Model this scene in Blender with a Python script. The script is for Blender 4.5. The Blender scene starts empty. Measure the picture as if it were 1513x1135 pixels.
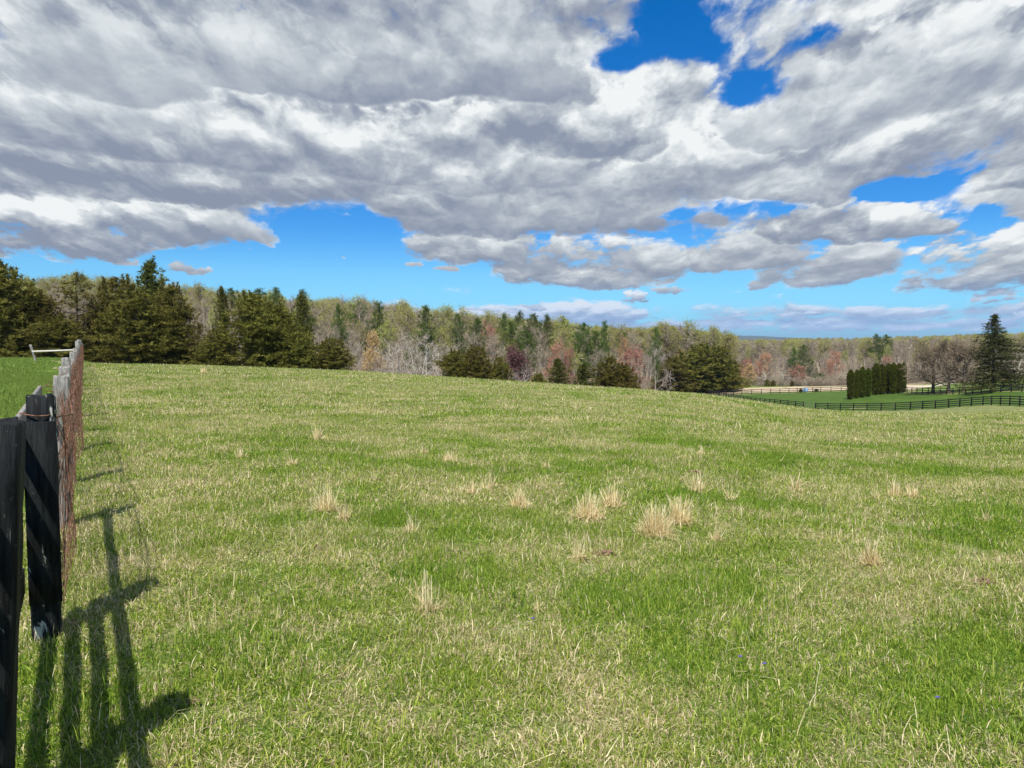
import bpy, math, random
import numpy as np
from mathutils import Vector, Matrix

# ------------------------------------------------------------------ camera / world / sun
scene = bpy.context.scene
C = scene.collection
R = math.radians
F = 1100.0                      # focal length in photo pixels (1513 wide)
PITCH = math.atan(67.5 / F)
EYE = 1.6
cam_d = bpy.data.cameras.new('camera')
cam_d.sensor_width = 36.0
cam_d.lens = 36.0 * F / 1513.0
cam_d.clip_start = 0.05
cam_d.clip_end = 30000
cam = bpy.data.objects.new('camera', cam_d)
C.objects.link(cam)
cam.location = (0, 0, EYE)
cam.rotation_euler = (R(90) - PITCH, 0, 0)
scene.camera = cam

SUN_EL, SUN_AZ = 58.0, 191.5
EXPOSURE = 0.6
sun_d = bpy.data.lights.new('sun', 'SUN')
sun_d.energy = 4.4
sun_d.angle = R(0.53)
sun_d.color = (1.0, 0.955, 0.88)
sun = bpy.data.objects.new('sun', sun_d)
C.objects.link(sun)
sd = Vector((math.sin(R(SUN_AZ)) * math.cos(R(SUN_EL)), math.cos(R(SUN_AZ)) * math.cos(R(SUN_EL)), math.sin(R(SUN_EL))))
sun.rotation_euler = (-sd).to_track_quat('-Z', 'Y').to_euler()
sun.location = sd * 100

scene.view_settings.view_transform = 'Standard'
scene.view_settings.look = 'None'
scene.view_settings.exposure = EXPOSURE
scene.view_settings.gamma = 1
scene.render.engine = 'CYCLES'
scene.cycles.max_bounces = 6
scene.cycles.transparent_max_bounces = 8


# ---- small node helpers
class NT:
    def __init__(s, tree):
        s.t = tree
        s.n = tree.nodes
        s.l = tree.links

    def node(s, typ, **kw):
        nd = s.n.new(typ)
        for k, v in kw.items():
            setattr(nd, k, v)
        return nd

    def put(s, sock, v):
        if v is None:
            return
        if isinstance(v, bpy.types.NodeSocket):
            s.l.new(v, sock)
        else:
            sock.default_value = v

    def m(s, op, a, b=None, c=None, clamp=False):
        nd = s.node('ShaderNodeMath', operation=op, use_clamp=clamp)
        s.put(nd.inputs[0], a)
        s.put(nd.inputs[1], b)
        s.put(nd.inputs[2], c)
        return nd.outputs[0]

    def xyz(s, x, y, z):
        nd = s.node('ShaderNodeCombineXYZ')
        s.put(nd.inputs[0], x); s.put(nd.inputs[1], y); s.put(nd.inputs[2], z)
        return nd.outputs[0]

    def noise(s, vec, scale, detail=4, rough=0.5, dist=0.0, lac=2.0, dims='3D'):
        nd = s.node('ShaderNodeTexNoise', noise_dimensions=dims)
        s.put(nd.inputs['Vector'], vec)
        nd.inputs['Scale'].default_value = scale
        nd.inputs['Detail'].default_value = detail
        nd.inputs['Roughness'].default_value = rough
        nd.inputs['Lacunarity'].default_value = lac
        nd.inputs['Distortion'].default_value = dist
        return nd.outputs[0]

    def step(s, v, a, b, lo=0.0, hi=1.0):
        nd = s.node('ShaderNodeMapRange', interpolation_type='SMOOTHSTEP')
        s.put(nd.inputs[0], v)
        s.put(nd.inputs[1], a); s.put(nd.inputs[2], b); s.put(nd.inputs[3], lo); s.put(nd.inputs[4], hi)
        return nd.outputs[0]

    def mix(s, f, a, b):
        nd = s.node('ShaderNodeMix', data_type='RGBA')
        s.put(nd.inputs[0], f)
        for sk, v in ((nd.inputs[6], a), (nd.inputs[7], b)):
            if isinstance(v, (tuple, list)) and len(v) == 3:
                v = (*v, 1)
            s.put(sk, v)
        return nd.outputs[2]

    def ramp(s, f, stops):
        nd = s.node('ShaderNodeValToRGB')
        e = nd.color_ramp.elements
        while len(e) < len(stops):
            e.new(0.5)
        for i, (p, c) in enumerate(stops):
            e[i].position = p
            e[i].color = (*c, 1)
        s.put(nd.inputs[0], f)
        return nd.outputs[0]


# ---- sky: Nishita blue with a broken cumulus deck, all in direction space
def px2ae(px, py):
    """photo pixel -> (azimuth, tan elevation) of that direction"""
    v = Vector(((px - 756.5) / F, -(py - 567.5) / F, -1.0))
    v = Matrix.Rotation(R(90) - PITCH, 3, 'X') @ v
    return math.atan2(v.x, v.y), v.z / math.hypot(v.x, v.y)


def build_world():
    w = bpy.data.worlds.new('World')
    scene.world = w
    w.use_nodes = True
    w.cycles.sampling_method = 'MANUAL'
    w.cycles.sample_map_resolution = 512
    nt = NT(w.node_tree)
    nt.n.clear()
    out = nt.node('ShaderNodeOutputWorld')
    bg = nt.node('ShaderNodeBackground')
    nt.l.new(bg.outputs[0], out.inputs[0])
    sky = nt.node('ShaderNodeTexSky', sky_type='NISHITA')
    sky.sun_disc = False
    sky.sun_elevation = R(SUN_EL)
    sky.sun_rotation = R(SUN_AZ)
    sky.altitude = 150
    sky.air_density = 1.0
    sky.dust_density = 0.3
    sky.ozone_density = 2.0
    hs = nt.node('ShaderNodeHueSaturation')
    hs.inputs['Saturation'].default_value = 1.28
    hs.inputs['Value'].default_value = 1.0
    nt.l.new(sky.outputs[0], hs.inputs['Color'])
    tc = nt.node('ShaderNodeTexCoord')
    sep = nt.node('ShaderNodeSeparateXYZ')
    nt.l.new(tc.outputs['Generated'], sep.inputs[0])
    x, y, z = sep.outputs
    az = nt.m('ARCTAN2', x, y)
    hor = nt.m('SQRT', nt.m('ADD', nt.m('MULTIPLY', x, x), nt.m('MULTIPLY', y, y)))
    el = nt.m('MAXIMUM', nt.m('DIVIDE', z, nt.m('MAXIMUM', hor, 0.01)), 0.0)
    el = nt.m('MINIMUM', el, 3.0)

    # warp the layout a little so that authored masses lose their oval look
    q0 = nt.xyz(az, nt.m('MULTIPLY', el, 1.6), 0.0)
    wn = nt.node('ShaderNodeTexNoise')
    nt.l.new(q0, wn.inputs['Vector'])
    wn.inputs['Scale'].default_value = 5.0
    wn.inputs['Detail'].default_value = 4
    ws = nt.node('ShaderNodeSeparateColor')
    nt.l.new(wn.outputs['Color'], ws.inputs[0])
    fade = nt.m('MULTIPLY_ADD', el, 0.22, 0.008)
    aw = nt.m('ADD', az, nt.m('MULTIPLY', nt.m('SUBTRACT', ws.outputs[0], 0.5), nt.m('MULTIPLY', fade, 1.5)))
    ew = nt.m('ADD', el, nt.m('MULTIPLY', nt.m('SUBTRACT', ws.outputs[1], 0.5), fade))

    AE = nt.xyz(aw, ew, 0.0)

    def vm(op, a, b=None, c=None):
        nd = nt.node('ShaderNodeVectorMath', operation=op)
        nt.put(nd.inputs[0], a); nt.put(nd.inputs[1], b); nt.put(nd.inputs[2], c)
        return nd.outputs['Value'] if op == 'DOT_PRODUCT' else nd.outputs[0]

    def place(px, py, rx, ry):
        """scaled coordinates about a spot of the sky"""
        a0, e0 = px2ae(px, py)
        return vm('MULTIPLY_ADD', AE, (F / rx, F / ry, 0), (-a0 * F / rx, -e0 * F / ry, 0))

    def blobs(lst):
        tot = None
        for (px, py, rx, ry, amp) in lst:
            v = place(px, py, rx, ry)
            g = nt.m('POWER', 0.36788, vm('DOT_PRODUCT', v, v))
            tot = nt.m('MULTIPLY', g, amp) if tot is None else nt.m('MULTIPLY_ADD', g, amp, tot)
        return tot

    # coverage: solid deck above, clear band above the horizon, far bank low on the right
    deck = nt.step(ew, px2ae(756, 395)[1], px2ae(756, 320)[1], -0.42, 0.85)
    cov = blobs(COVER)
    cov = nt.m('ADD', deck, cov)
    # the sun stands in a wide clear patch behind the camera
    sdv = nt.node('ShaderNodeVectorMath', operation='DOT_PRODUCT')
    nt.l.new(tc.outputs['Generated'], sdv.inputs[0])
    sdv.inputs[1].default_value = tuple(sd)
    cov = nt.m('SUBTRACT', cov, nt.step(sdv.outputs['Value'], 0.45, 0.9, 0.0, 1.3))

    # perspective noise coordinates (flat deck seen from below)
    def coords(e, k=1.0, seed=0.37):
        h = nt.m('ADD', e, 0.07)
        return nt.xyz(nt.m('DIVIDE', az, nt.m('MULTIPLY_ADD', e, 0.42, 0.20)), nt.m('MULTIPLY', nt.m('LOGARITHM', h, 2.71828), 1.45 * k), seed)

    def fbm(e):
        c = coords(e)
        base = nt.noise(c, NSC, 8, 0.56, 0.1, dims='2D')
        # swirl the puff coordinates with a soft vector noise
        wv = nt.node('ShaderNodeTexNoise', noise_dimensions='2D')
        nt.l.new(c, wv.inputs['Vector'])
        wv.inputs['Scale'].default_value = 3.0
        wv.inputs['Detail'].default_value = 5
        wv.inputs['Roughness'].default_value = 0.6
        off = nt.node('ShaderNodeVectorMath', operation='MULTIPLY_ADD')
        nt.l.new(wv.outputs['Color'], off.inputs[0])
        off.inputs[1].default_value = (0.36, 0.36, 0.0)
        nt.l.new(c, off.inputs[2])
        vo = nt.node('ShaderNodeTexVoronoi', feature='SMOOTH_F1', voronoi_dimensions='2D')
        nt.l.new(off.outputs[0], vo.inputs['Vector'])
        vo.inputs['Scale'].default_value = 3.4
        vo.inputs['Detail'].default_value = 3
        vo.inputs['Roughness'].default_value = 0.5
        vo.inputs['Smoothness'].default_value = 0.55
        puff = nt.m('SUBTRACT', 0.5, vo.outputs['Distance'])
        return nt.m('MULTIPLY_ADD', puff, PUFF, base)
    n1 = fbm(el)
    lift = nt.m('MULTIPLY_ADD', el, 0.07, 0.005)
    n2 = fbm(nt.m('ADD', el, lift))
    nl1 = nt.noise(nt.xyz(nt.m('ADD', az, 5.0), nt.m('MULTIPLY', el, 2.2), 0.0), 4.0, 3, 0.5, 0.2, dims='2D')
    fine = nt.noise(coords(el, 1.0, 7.7), 9.0, 7, 0.66, 0.3, dims='2D')
    dens = nt.m('ADD', cov, nt.m('MULTIPLY', nt.m('SUBTRACT', n1, 0.5), 2.6))
    dens = nt.m('ADD', dens, nt.m('MULTIPLY', nt.m('SUBTRACT', fine, 0.5), 0.9))
    alpha = nt.m('POWER', nt.step(dens, -0.35, 0.50), 1.2)
    # light: tops of billows bright, undersides grey
    grad = nt.m('MULTIPLY', nt.m('SUBTRACT', n1, n2), 1.7)
    thick = nt.step(dens, 0.1, 1.2)
    lum = nt.m('ADD', 0.60, grad)
    lum = nt.m('SUBTRACT', lum, nt.m('MULTIPLY', thick, 0.20))
    lum = nt.m('ADD', lum, nt.m('MULTIPLY', nt.m('SUBTRACT', nl1, 0.5), 0.5))
    lum = nt.m('ADD', lum, blobs(LIGHT))
    # single cumulus with flat grey bases and bright ragged tops, the far ones first
    nf = nt.m('SUBTRACT', fine, 0.5)
    nb = nt.m('SUBTRACT', n1, 0.58)
    nn = nt.m('ADD', nt.m('MULTIPLY', nb, 2.3), nt.m('MULTIPLY', nf, 1.05))
    hole_c = blobs(HOLES)
    nnC = nt.m('ADD', nt.m('ADD', nn, hole_c), 1.26)
    nnS = nt.m('ADD', nt.m('MULTIPLY', nf, 3.4), nt.m('SUBTRACT', nnC, 0.35))
    shade_n = nt.m('ADD', nt.m('MULTIPLY', nn, 0.24), nt.m('MULTIPLY', grad, 0.62))
    for (px, pyb, hw, hh, lo, hi) in CLOUDS:
        sp = nt.node('ShaderNodeSeparateXYZ')
        nt.l.new(place(px, pyb, hw, hh), sp.inputs[0])
        X, T = sp.outputs[0], sp.outputs[1]
        T2 = nt.m('MAXIMUM', T, nt.m('MULTIPLY', T, -max(2.2, hh / 24)))
        X2 = nt.m('MULTIPLY', X, X)
        d = nt.m('MULTIPLY_ADD', X2, X2, nt.m('MULTIPLY', T2, T2))
        mr = nt.node('ShaderNodeMapRange')
        nt.put(mr.inputs[0], nt.m('SUBTRACT', nnC if hh > 20 else nnS, d)); mr.inputs[1].default_value = 0.0; mr.inputs[2].default_value = 0.40
        a_i = mr.outputs[0]
        mr = nt.node('ShaderNodeMapRange', clamp=False)
        nt.put(mr.inputs[0], nt.m('ADD', T, shade_n)); mr.inputs[1].default_value = -0.02; mr.inputs[2].default_value = 0.66
        mr.inputs[3].default_value = lo; mr.inputs[4].default_value = hi
        sh = nt.m('MINIMUM', mr.outputs[0], hi + .05)
        lum = nt.m('MULTIPLY_ADD', a_i, nt.m('SUBTRACT', sh, lum), lum)
        alpha = nt.m('MAXIMUM', alpha, a_i)
    lum = nt.m('ADD', nt.m('ADD', lum, 0.08), nt.m('MULTIPLY', grad, 0.22))
    lum = nt.m('MINIMUM', nt.m('MAXIMUM', lum, 0.0), 1.0)
    ccol = nt.ramp(lum, [(0.0, (0.26, 0.305, 0.40)), (0.3, (0.36, 0.405, 0.48)), (0.55, (0.50, 0.545, 0.60)), (0.8, (0.71, 0.755, 0.785)), (1.0, (0.90, 0.925, 0.93))])
    # far low bank takes on the blue of the air
    lowf = nt.step(el, 0.0, 0.085, 0.6, 0.0)
    ccol = nt.mix(lowf, ccol, (0.27, 0.52, 0.98))

    skyc = nt.node('ShaderNodeVectorMath', operation='SCALE')
    nt.l.new(hs.outputs[0], skyc.inputs[0])
    skyc.inputs['Scale'].default_value = 0.10
    # deep blue overhead
    skyt = nt.node('ShaderNodeVectorMath', operation='MULTIPLY')
    nt.l.new(skyc.outputs[0], skyt.inputs[0])
    tint = nt.ramp(nt.m('MULTIPLY', el, 1.4), SKYT)
    nt.l.new(tint, skyt.inputs[1])
    fin = nt.mix(alpha, skyt.outputs[0], ccol)
    nt.l.new(fin, bg.inputs[0])
    bg.inputs[1].default_value = 0.5 ** EXPOSURE


CLOUDS = [  # centre column, base row, half width, height, shade of base, shade of top
    (860, 474, 120, 30, .35, 1.05), (700, 470, 90, 18, .4, 1.0), (945, 468, 40, 16, .4, 1.0), (1140, 474, 80, 14, .35, .8), (1330, 466, 90, 14, .35, .75), (1470, 476, 90, 12, .4, .75), (1230, 488, 120, 8, .4, .7), (780, 455, 30, 14, .35, .9),
    (290, 404, 22, 9, 0.26, .5), (265, 398, 18, 12, 0.26, .5), (186, 388, 18, 7, 0.30, .45), (170, 384, 14, 9, 0.30, .45), (520, 382, 12, 9, 0.34, .5), (215, 366, 26, 6, .3, .5), (655, 400, 20, 6, .3, .5), (612, 395, 12, 5, .3, .5), (942, 441, 30, 15, 0.42, 1.0), (990, 429, 34, 10, 0.34, .6), (1132, 426, 30, 12, 0.30, .5), (1470, 439, 34, 14, 0.38, .7),
    (905, 417, 60, 16, 0.30, .55), (640, 382, 30, 8, 0.38, .5),
    (1190, 409, 70, 42, 0.30, .80), (1430, 412, 100, 62, 0.26, .85), (1510, 408, 60, 70, 0.30, .85), (1090, 384, 120, 52, 0.34, .72), (1260, 392, 70, 40, 0.32, .70),
    (850, 402, 120, 76, 0.26, .95), (960, 396, 70, 60, 0.34, .8), (690, 372, 120, 48, 0.34, .85), (770, 384, 70, 56, 0.30, .8),
    (70, 356, 110, 60, 0.16, .98), (270, 340, 125, 50, 0.22, .95), (370, 346, 60, 34, 0.26, .6),
    (1245, 334, 120, 76, 0.24, 1.05), (1350, 336, 55, 36, 0.38, .95), (1500, 310, 80, 40, 0.38, .7),
    (620, 332, 260, 60, 0.18, .60), (880, 330, 220, 90, 0.22, .62), (180, 278, 260, 105, 0.16, .95), (420, 296, 260, 90, 0.18, .75),
    (1400, 266, 260, 150, 0.18, .85), (1080, 280, 240, 100, 0.34, .9), (720, 262, 160, 70, 0.34, .8), (560, 250, 250, 130, 0.30, 1.02),
    (850, 212, 130, 130, 0.24, 1.0), (1190, 190, 110, 100, 0.46, .75), (250, 225, 220, 110, 0.26, .8), (60, 190, 130, 90, 0.30, .75),
    (600, 132, 300, 170, 0.18, .55), (330, 110, 200, 120, 0.38, .62), (1350, 150, 200, 140, 0.46, .85), (120, 110, 160, 120, 0.38, .62), (1130, 110, 80, 90, 0.46, .7),
]
HOLES = [(1008, 32, 56, 48, -2.2), (1075, 60, 30, 50, -.9), (905, 76, 36, 13, -1.5), (1092, 128, 32, 24, -1.6), (1068, 95, 40, 24, -.9), (1232, 50, 24, 9, -1.3), (1345, 284, 48, 11, -2.0), (1110, 306, 60, 11, -1.6), (1435, 318, 40, 14, -1.8),
         (510, 345, 80, 26, -2.0), (455, 325, 35, 12, -.8), (1000, 318, 45, 8, -1.0), (165, 346, 14, 10, -.5), (232, 82, 22, 7, -.5), (320, 86, 30, 6, -.4)]
NSC = 1.5
PUFF = 0.42
SKYT = [(0.0, (0.32, 0.85, 1.8)), (0.06, (0.44, 0.95, 1.55)), (0.12, (0.5, 1.0, 1.44)), (0.206, (0.30, 0.83, 1.34)), (0.6, (0.03, 0.84, 1.35))]
COVER = [
    (1008, 36, 58, 46, -1.7), (1078, 60, 40, 60, -0.6), (905, 78, 40, 16, -1.1), (1092, 128, 42, 34, -1.2), (1218, 50, 26, 11, -0.9),
    (1335, 287, 75, 20, -1.6), (1125, 305, 80, 18, -1.4), (1440, 318, 60, 20, -1.4), (500, 348, 110, 34, -1.6), (1000, 318, 70, 12, -0.9),
    (300, 385, 200, 24, -1.0), (165, 345, 25, 30, -0.7), (90, 20, 140, 80, .5), (560, 10, 150, 60, .4), (1310, 400, 60, 14, -0.5),
    (500, 150, 500, 140, 0.7), (120, 240, 260, 80, .8), (1350, 150, 250, 120, 0.8), (860, 220, 240, 90, .6), (1500, 30, 90, 60, .6),
    (225, 362, 40, 6, .5), (850, 455, 140, 12, 1.15), (700, 458, 110, 8, 1.15), (1200, 464, 280, 14, .85), (1420, 456, 180, 12, .85), (1050, 480, 330, 9, .8), (1400, 482, 240, 8, .8), (600, 446, 40, 6, .5),
]
LIGHT = [
    (860, 450, 80, 7, 0.55), (700, 452, 60, 5, 0.5), (1130, 455, 50, 5, .3), (1330, 452, 60, 4, .35), (1420, 488, 60, 4, .3),
    (1200, 470, 280, 12, -0.15), (400, 150, 130, 40, 0.25),
]
build_world()


# ------------------------------------------------------------------ helpers
rng = np.random.default_rng(7)


def tag(o, label=None, cat=None, group=None, kind=None):
    if label: o['label'] = label
    if cat: o['category'] = cat
    if group: o['group'] = group
    if kind: o['kind'] = kind
    return o


def empty(name, loc=(0, 0, 0), rz=0.0):
    o = bpy.data.objects.new(name, None)
    o.empty_display_size = 0.2
    C.objects.link(o)
    o.location = loc
    o.rotation_euler = (0, 0, rz)
    return o


def mesh_from(name, verts, faces, attrs=None, smooth=False):
    """verts (n,3); faces (m,k) array or list of such arrays; attrs: name -> (per-vertex floats)"""
    me = bpy.data.meshes.new(name)
    verts = np.asarray(verts, dtype=np.float32)
    if not isinstance(faces, list):
        faces = [faces]
    faces = [np.asarray(f, dtype=np.int32) for f in faces if len(f)]
    me.vertices.add(len(verts))
    me.vertices.foreach_set('co', verts.ravel())
    nl = sum(f.size for f in faces)
    nf = sum(len(f) for f in faces)
    me.loops.add(nl)
    me.polygons.add(nf)
    me.loops.foreach_set('vertex_index', np.concatenate([f.ravel() for f in faces]))
    tot = np.concatenate([np.full(len(f), f.shape[1], dtype=np.int32) for f in faces])
    st = np.concatenate([[0], np.cumsum(tot)[:-1]]).astype(np.int32)
    me.polygons.foreach_set('loop_start', st)
    me.polygons.foreach_set('loop_total', tot)
    if smooth:
        me.polygons.foreach_set('use_smooth', np.ones(nf, dtype=bool))
    me.update(calc_edges=True)
    for k, v in (attrs or {}).items():
        a = me.attributes.new(k, 'FLOAT', 'POINT')
        a.data.foreach_set('value', np.asarray(v, dtype=np.float32))
    return me


def obj(name, me, mat, parent=None, link=True):
    o = bpy.data.objects.new(name, me)
    if mat:
        me.materials.append(mat)
    if link:
        C.objects.link(o)
    if parent:
        o.parent = parent
    return o


class MB:
    """mesh collector"""
    def __init__(s):
        s.v = []; s.q = []; s.t = []; s.a = []; s.n = 0

    def add(s, v, q=None, t=None, a=0.5):
        v = np.asarray(v, dtype=np.float64).reshape(-1, 3)
        if q is not None and len(q): s.q.append(np.asarray(q) + s.n)
        if t is not None and len(t): s.t.append(np.asarray(t) + s.n)
        s.v.append(v)
        s.a.append(np.full(len(v), a) if np.isscalar(a) else np.asarray(a))
        s.n += len(v)

    def box(s, c, d, ax=None, a=0.5, bev=0.0):
        """box centre c, full dims d, axes ax (3x3 rows)"""
        ax = np.eye(3) if ax is None else np.asarray(ax)
        d = np.asarray(d) / 2
        if bev <= 0:
            pts = np.array([[i, j, k] for k in (-1, 1) for j in (-1, 1) for i in (-1, 1)], float) * d
            v = np.asarray(c) + pts @ ax
            s.add(v, q=[[0, 2, 3, 1], [4, 5, 7, 6], [0, 1, 5, 4], [2, 6, 7, 3], [0, 4, 6, 2], [1, 3, 7, 5]], a=a)
        else:
            b = bev
            ring = lambda r: [(-d[0] + r, -d[1]), (d[0] - r, -d[1]), (d[0], -d[1] + r), (d[0], d[1] - r), (d[0] - r, d[1]), (-d[0] + r, d[1]), (-d[0], d[1] - r), (-d[0], -d[1] + r)]
            base = np.array(ring(b))
            sm = base * np.array([(d[0] - b * .8) / d[0], (d[1] - b * .8) / d[1]])
            L = []
            for (rg, zz) in ((sm, -d[2]), (base, -d[2] + b), (base, d[2] - b), (sm, d[2])):
                L.append(np.column_stack([rg, np.full(8, zz)]))
            v = np.asarray(c) + np.vstack(L) @ ax
            q = []
            for l in range(3):
                for i in range(8):
                    j = (i + 1) % 8
                    q.append([l * 8 + i, l * 8 + j, l * 8 + 8 + j, l * 8 + 8 + i])
            # caps as quads of an octagon
            for (o, fl) in ((0, True), (24, False)):
                for quad in ([0, 1, 2, 3], [0, 3, 4, 7], [4, 5, 6, 7]):
                    qq = [o + i for i in quad]
                    q.append(qq[::-1] if fl else qq)
            s.add(v, q=q, a=a)

    def tube(s, pts, rad, n=6, a=0.5, cap=True):
        pts = np.asarray(pts, float)
        m = len(pts)
        rad = np.full(m, rad) if np.isscalar(rad) else np.asarray(rad)
        tg = np.gradient(pts, axis=0)
        tg /= np.linalg.norm(tg, axis=1)[:, None] + 1e-9
        ref = np.array([0, 0, 1.0]) if abs(tg[:, 2]).mean() < 0.8 else np.array([1.0, 0, 0])
        u = np.cross(tg, ref); u /= np.linalg.norm(u, axis=1)[:, None] + 1e-9
        w = np.cross(tg, u)
        th = np.linspace(0, 2 * np.pi, n, endpoint=False)
        ring = pts[:, None, :] + rad[:, None, None] * (np.cos(th)[None, :, None] * u[:, None, :] + np.sin(th)[None, :, None] * w[:, None, :])
        v = ring.reshape(-1, 3)
        i = np.arange(m - 1)[:, None]; j = np.arange(n)[None, :]; jn = (j + 1) % n
        q = np.stack([i * n + j, i * n + jn, (i + 1) * n + jn, (i + 1) * n + j], -1).reshape(-1, 4)
        t = []
        if cap:
            v = np.vstack([v, pts[-1], pts[0]])
            t = [[(m - 1) * n + k, (m - 1) * n + (k + 1) % n, m * n] for k in range(n)] + [[(k + 1) % n, k, m * n + 1] for k in range(n)]
        s.add(v, q=q, t=t, a=a)

    def mesh(s, name, smooth=False):
        v = np.vstack(s.v)
        fs = []
        if s.q: fs.append(np.vstack(s.q))
        if s.t: fs.append(np.vstack(s.t))
        return mesh_from(name, v, fs, {'tint': np.concatenate(s.a)}, smooth)

    def build(s, name, mat, parent=None, smooth=False, link=True):
        return obj(name, s.mesh(name, smooth), mat, parent, link)


# ------------------------------------------------------------------ terrain
def smooth_table(us, vals, grid, k=35.0):
    dense = np.arange(-1200, 2800, 10.0)
    d = np.interp(dense, us, vals)
    kk = np.exp(-0.5 * (np.arange(-12, 13) * 10 / k) ** 2); kk /= kk.sum()
    d = np.convolve(np.pad(d, 12, mode='edge'), kk, mode='valid')
    return d


UG = np.arange(-1200, 2800, 10.0)
cu = [-600, 0, 105, 135, 300, 520, 750, 950, 1045, 1190, 1250, 1400, 1513, 2100]
cy = [530, 530, 531, 538, 541, 549, 564, 577, 584, 605, 610, 614, 619, 635]
cr = [60, 58, 58, 58, 60, 62, 62, 62, 60, 56, 53, 49, 45, 42]
cm = [0, 0, 0, 0, -.002, -.006, -.012, -.018, -.02, -.026, -.03, -.032, -.035, -.035]
T_S = smooth_table(cu, (np.array(cy) - 500) / F, UG, 14)
T_R = smooth_table(cu, cr, UG)
T_M = smooth_table(cu, cm, UG)
fr = np.array([60, 90, 110, 130, 155, 190, 240, 320, 500, 900, 1500, 3000, 12000.])
fu = [-600, 0, 300, 520, 750, 950, 1045, 1085, 1205, 1343, 1513, 2100]
ft = np.array([
    [-1, -1, -1, -.5, 0, 1, 3, 6, 10, 14, 10, -10, -60],
    [-1, -1.2, -1.2, -1, -.5, .5, 2, 5, 8, 11, 8, -20, -60],
    [-2.2, -3, -3, -2.5, -2, -1, 1, 3, 5, 7, 4, -20, -60],
    [-3.2, -4.5, -5.5, -6, -6, -6, -5, -3, -1, 0, 0, -30, -60],
    [-4.2, -6, -7.5, -8.5, -9.5, -10.5, -10.5, -9, -7, -5, -5, -30, -60],
    [-5, -7.5, -9, -10.5, -11.5, -12.5, -13.5, -13, -11, -8, -8, -30, -60],
    [-5.6, -7.8, -9.5, -11, -12.6, -13.8, -14.5, -15, -14, -11, -9, -30, -60],
    [-6, -8, -9.5, -11, -12.2, -12.3, -14, -17, -18, -14, -10, -30, -60],
    [-6, -8.5, -10, -11.1, -11.4, -12.3, -14, -17, -18, -14, -9, -30, -60],
    [-5.5, -8, -9.7, -10.3, -10.2, -11, -13, -16, -16, -13, -8, -30, -60],
    [-5, -6.8, -6.9, -6.8, -7.2, -8.8, -11, -13, -13, -10, -7, -30, -60],
    [-4, -5, -5.5, -6, -6.5, -8, -10, -11, -11, -9, -7, -30, -60]])
T_F = np.stack([smooth_table(fu, ft[:, j], UG) for j in range(len(fr))], 1)


def G(x, y, bump=True):
    x = np.asarray(x, float); y = np.asarray(y, float)
    r = np.hypot(x, y)
    az = np.arctan2(x, y)
    azc = np.clip(az, -1.05, 1.05)
    u = 756.5 + F * np.tan(azc)
    w = np.clip((2.6 - np.abs(az)) / 1.3, 0, 1); w = w * w * (3 - 2 * w)
    s = np.interp(u, UG, T_S); Rc = np.interp(u, UG, T_R); m0 = np.interp(u, UG, T_M)
    d = r * np.cos(azc)          # depth along the view direction keeps tables in photo units
    t = np.clip(d / Rc, 0, 1)
    k = 2 + Rc * (-s - m0) / EYE
    near = EYE - s * d - EYE * (1 - t) ** 2 * (1 + k * t)
    over = np.maximum(d - Rc, 0)
    near = near - 0.0012 * over ** 2 * (over < 60) - (over >= 60) * 0.0012 * 3600
    ui = (u - UG[0]) / 10.0
    i0 = np.clip(ui.astype(int), 0, len(UG) - 2); fu_ = ui - i0
    lr = np.log(np.clip(d, fr[0], fr[-1]))
    ri = np.interp(lr, np.log(fr), np.arange(len(fr)))
    j0 = np.clip(ri.astype(int), 0, len(fr) - 2); fj = ri - j0
    fj = fj * fj * (3 - 2 * fj) * 0.5 + fj * 0.5
    far = ((T_F[i0, j0] * (1 - fu_) + T_F[i0 + 1, j0] * fu_) * (1 - fj) + (T_F[i0, j0 + 1] * (1 - fu_) + T_F[i0 + 1, j0 + 1] * fu_) * fj)
    b = np.clip(over / 36.0, 0, 1); b = b * b * (3 - 2 * b)
    h = near * (1 - b) + far * b
    h = h * w
    if bump:
        near_w = np.clip(r / 6.0, 0, 1)
        amp = 0.035 * near_w * np.clip(1.4 - d / 60, 0.25, 1)
        h = h + amp * (np.sin(x * .9 + 1.3 * np.sin(y * .31)) * np.cos(y * .53 + .7 * np.sin(x * .4)) + .5 * np.sin(x * 2.1 + y * 1.3))
    return h


def g1(x, y):
    return float(G(np.array([x]), np.array([y]))[0])


cP, sP = math.cos(PITCH), math.sin(PITCH)


def world(px, Y, z=None):
    """world x for photo column px at world depth Y, standing on the ground"""
    x = (px - 756.5) / F * Y
    for _ in range(3):
        zz = g1(x, Y) if z is None else z
        dep = Y * cP + (EYE - zz) * sP
        x = (px - 756.5) / F * dep
    return x, Y, (g1(x, Y) if z is None else z)


def ray(px, py):
    return np.array([(px - 756.5) / F, cP - (py - 567.5) / F * sP, -sP - (py - 567.5) / F * cP])


def hit(px, py):
    d = ray(px, py)
    ts = np.concatenate([np.linspace(1, 70, 3000), np.linspace(70, 400, 2000)])
    P = d[None, :] * ts[:, None]; P[:, 2] += EYE
    below = P[:, 2] < G(P[:, 0], P[:, 1])
    i = int(np.argmax(below))
    return P[i] if below.any() else P[2500]


def top_z(py, Y):
    """height of a point seen at row py at world depth Y"""
    d = ray(756.5, py)
    return EYE + d[2] / d[1] * Y


# fence line runs away on the left, almost through the camera
FD = np.array([-0.5736, 1.0]); FD /= np.linalg.norm(FD)
FN = np.array([FD[1], -FD[0]])            # to the right of the fence (pasture side)
F0 = np.array([-0.16, 0.0])


def fence_side(x, y):
    return (x - F0[0]) * FN[0] + (y - F0[1]) * FN[1]


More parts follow.
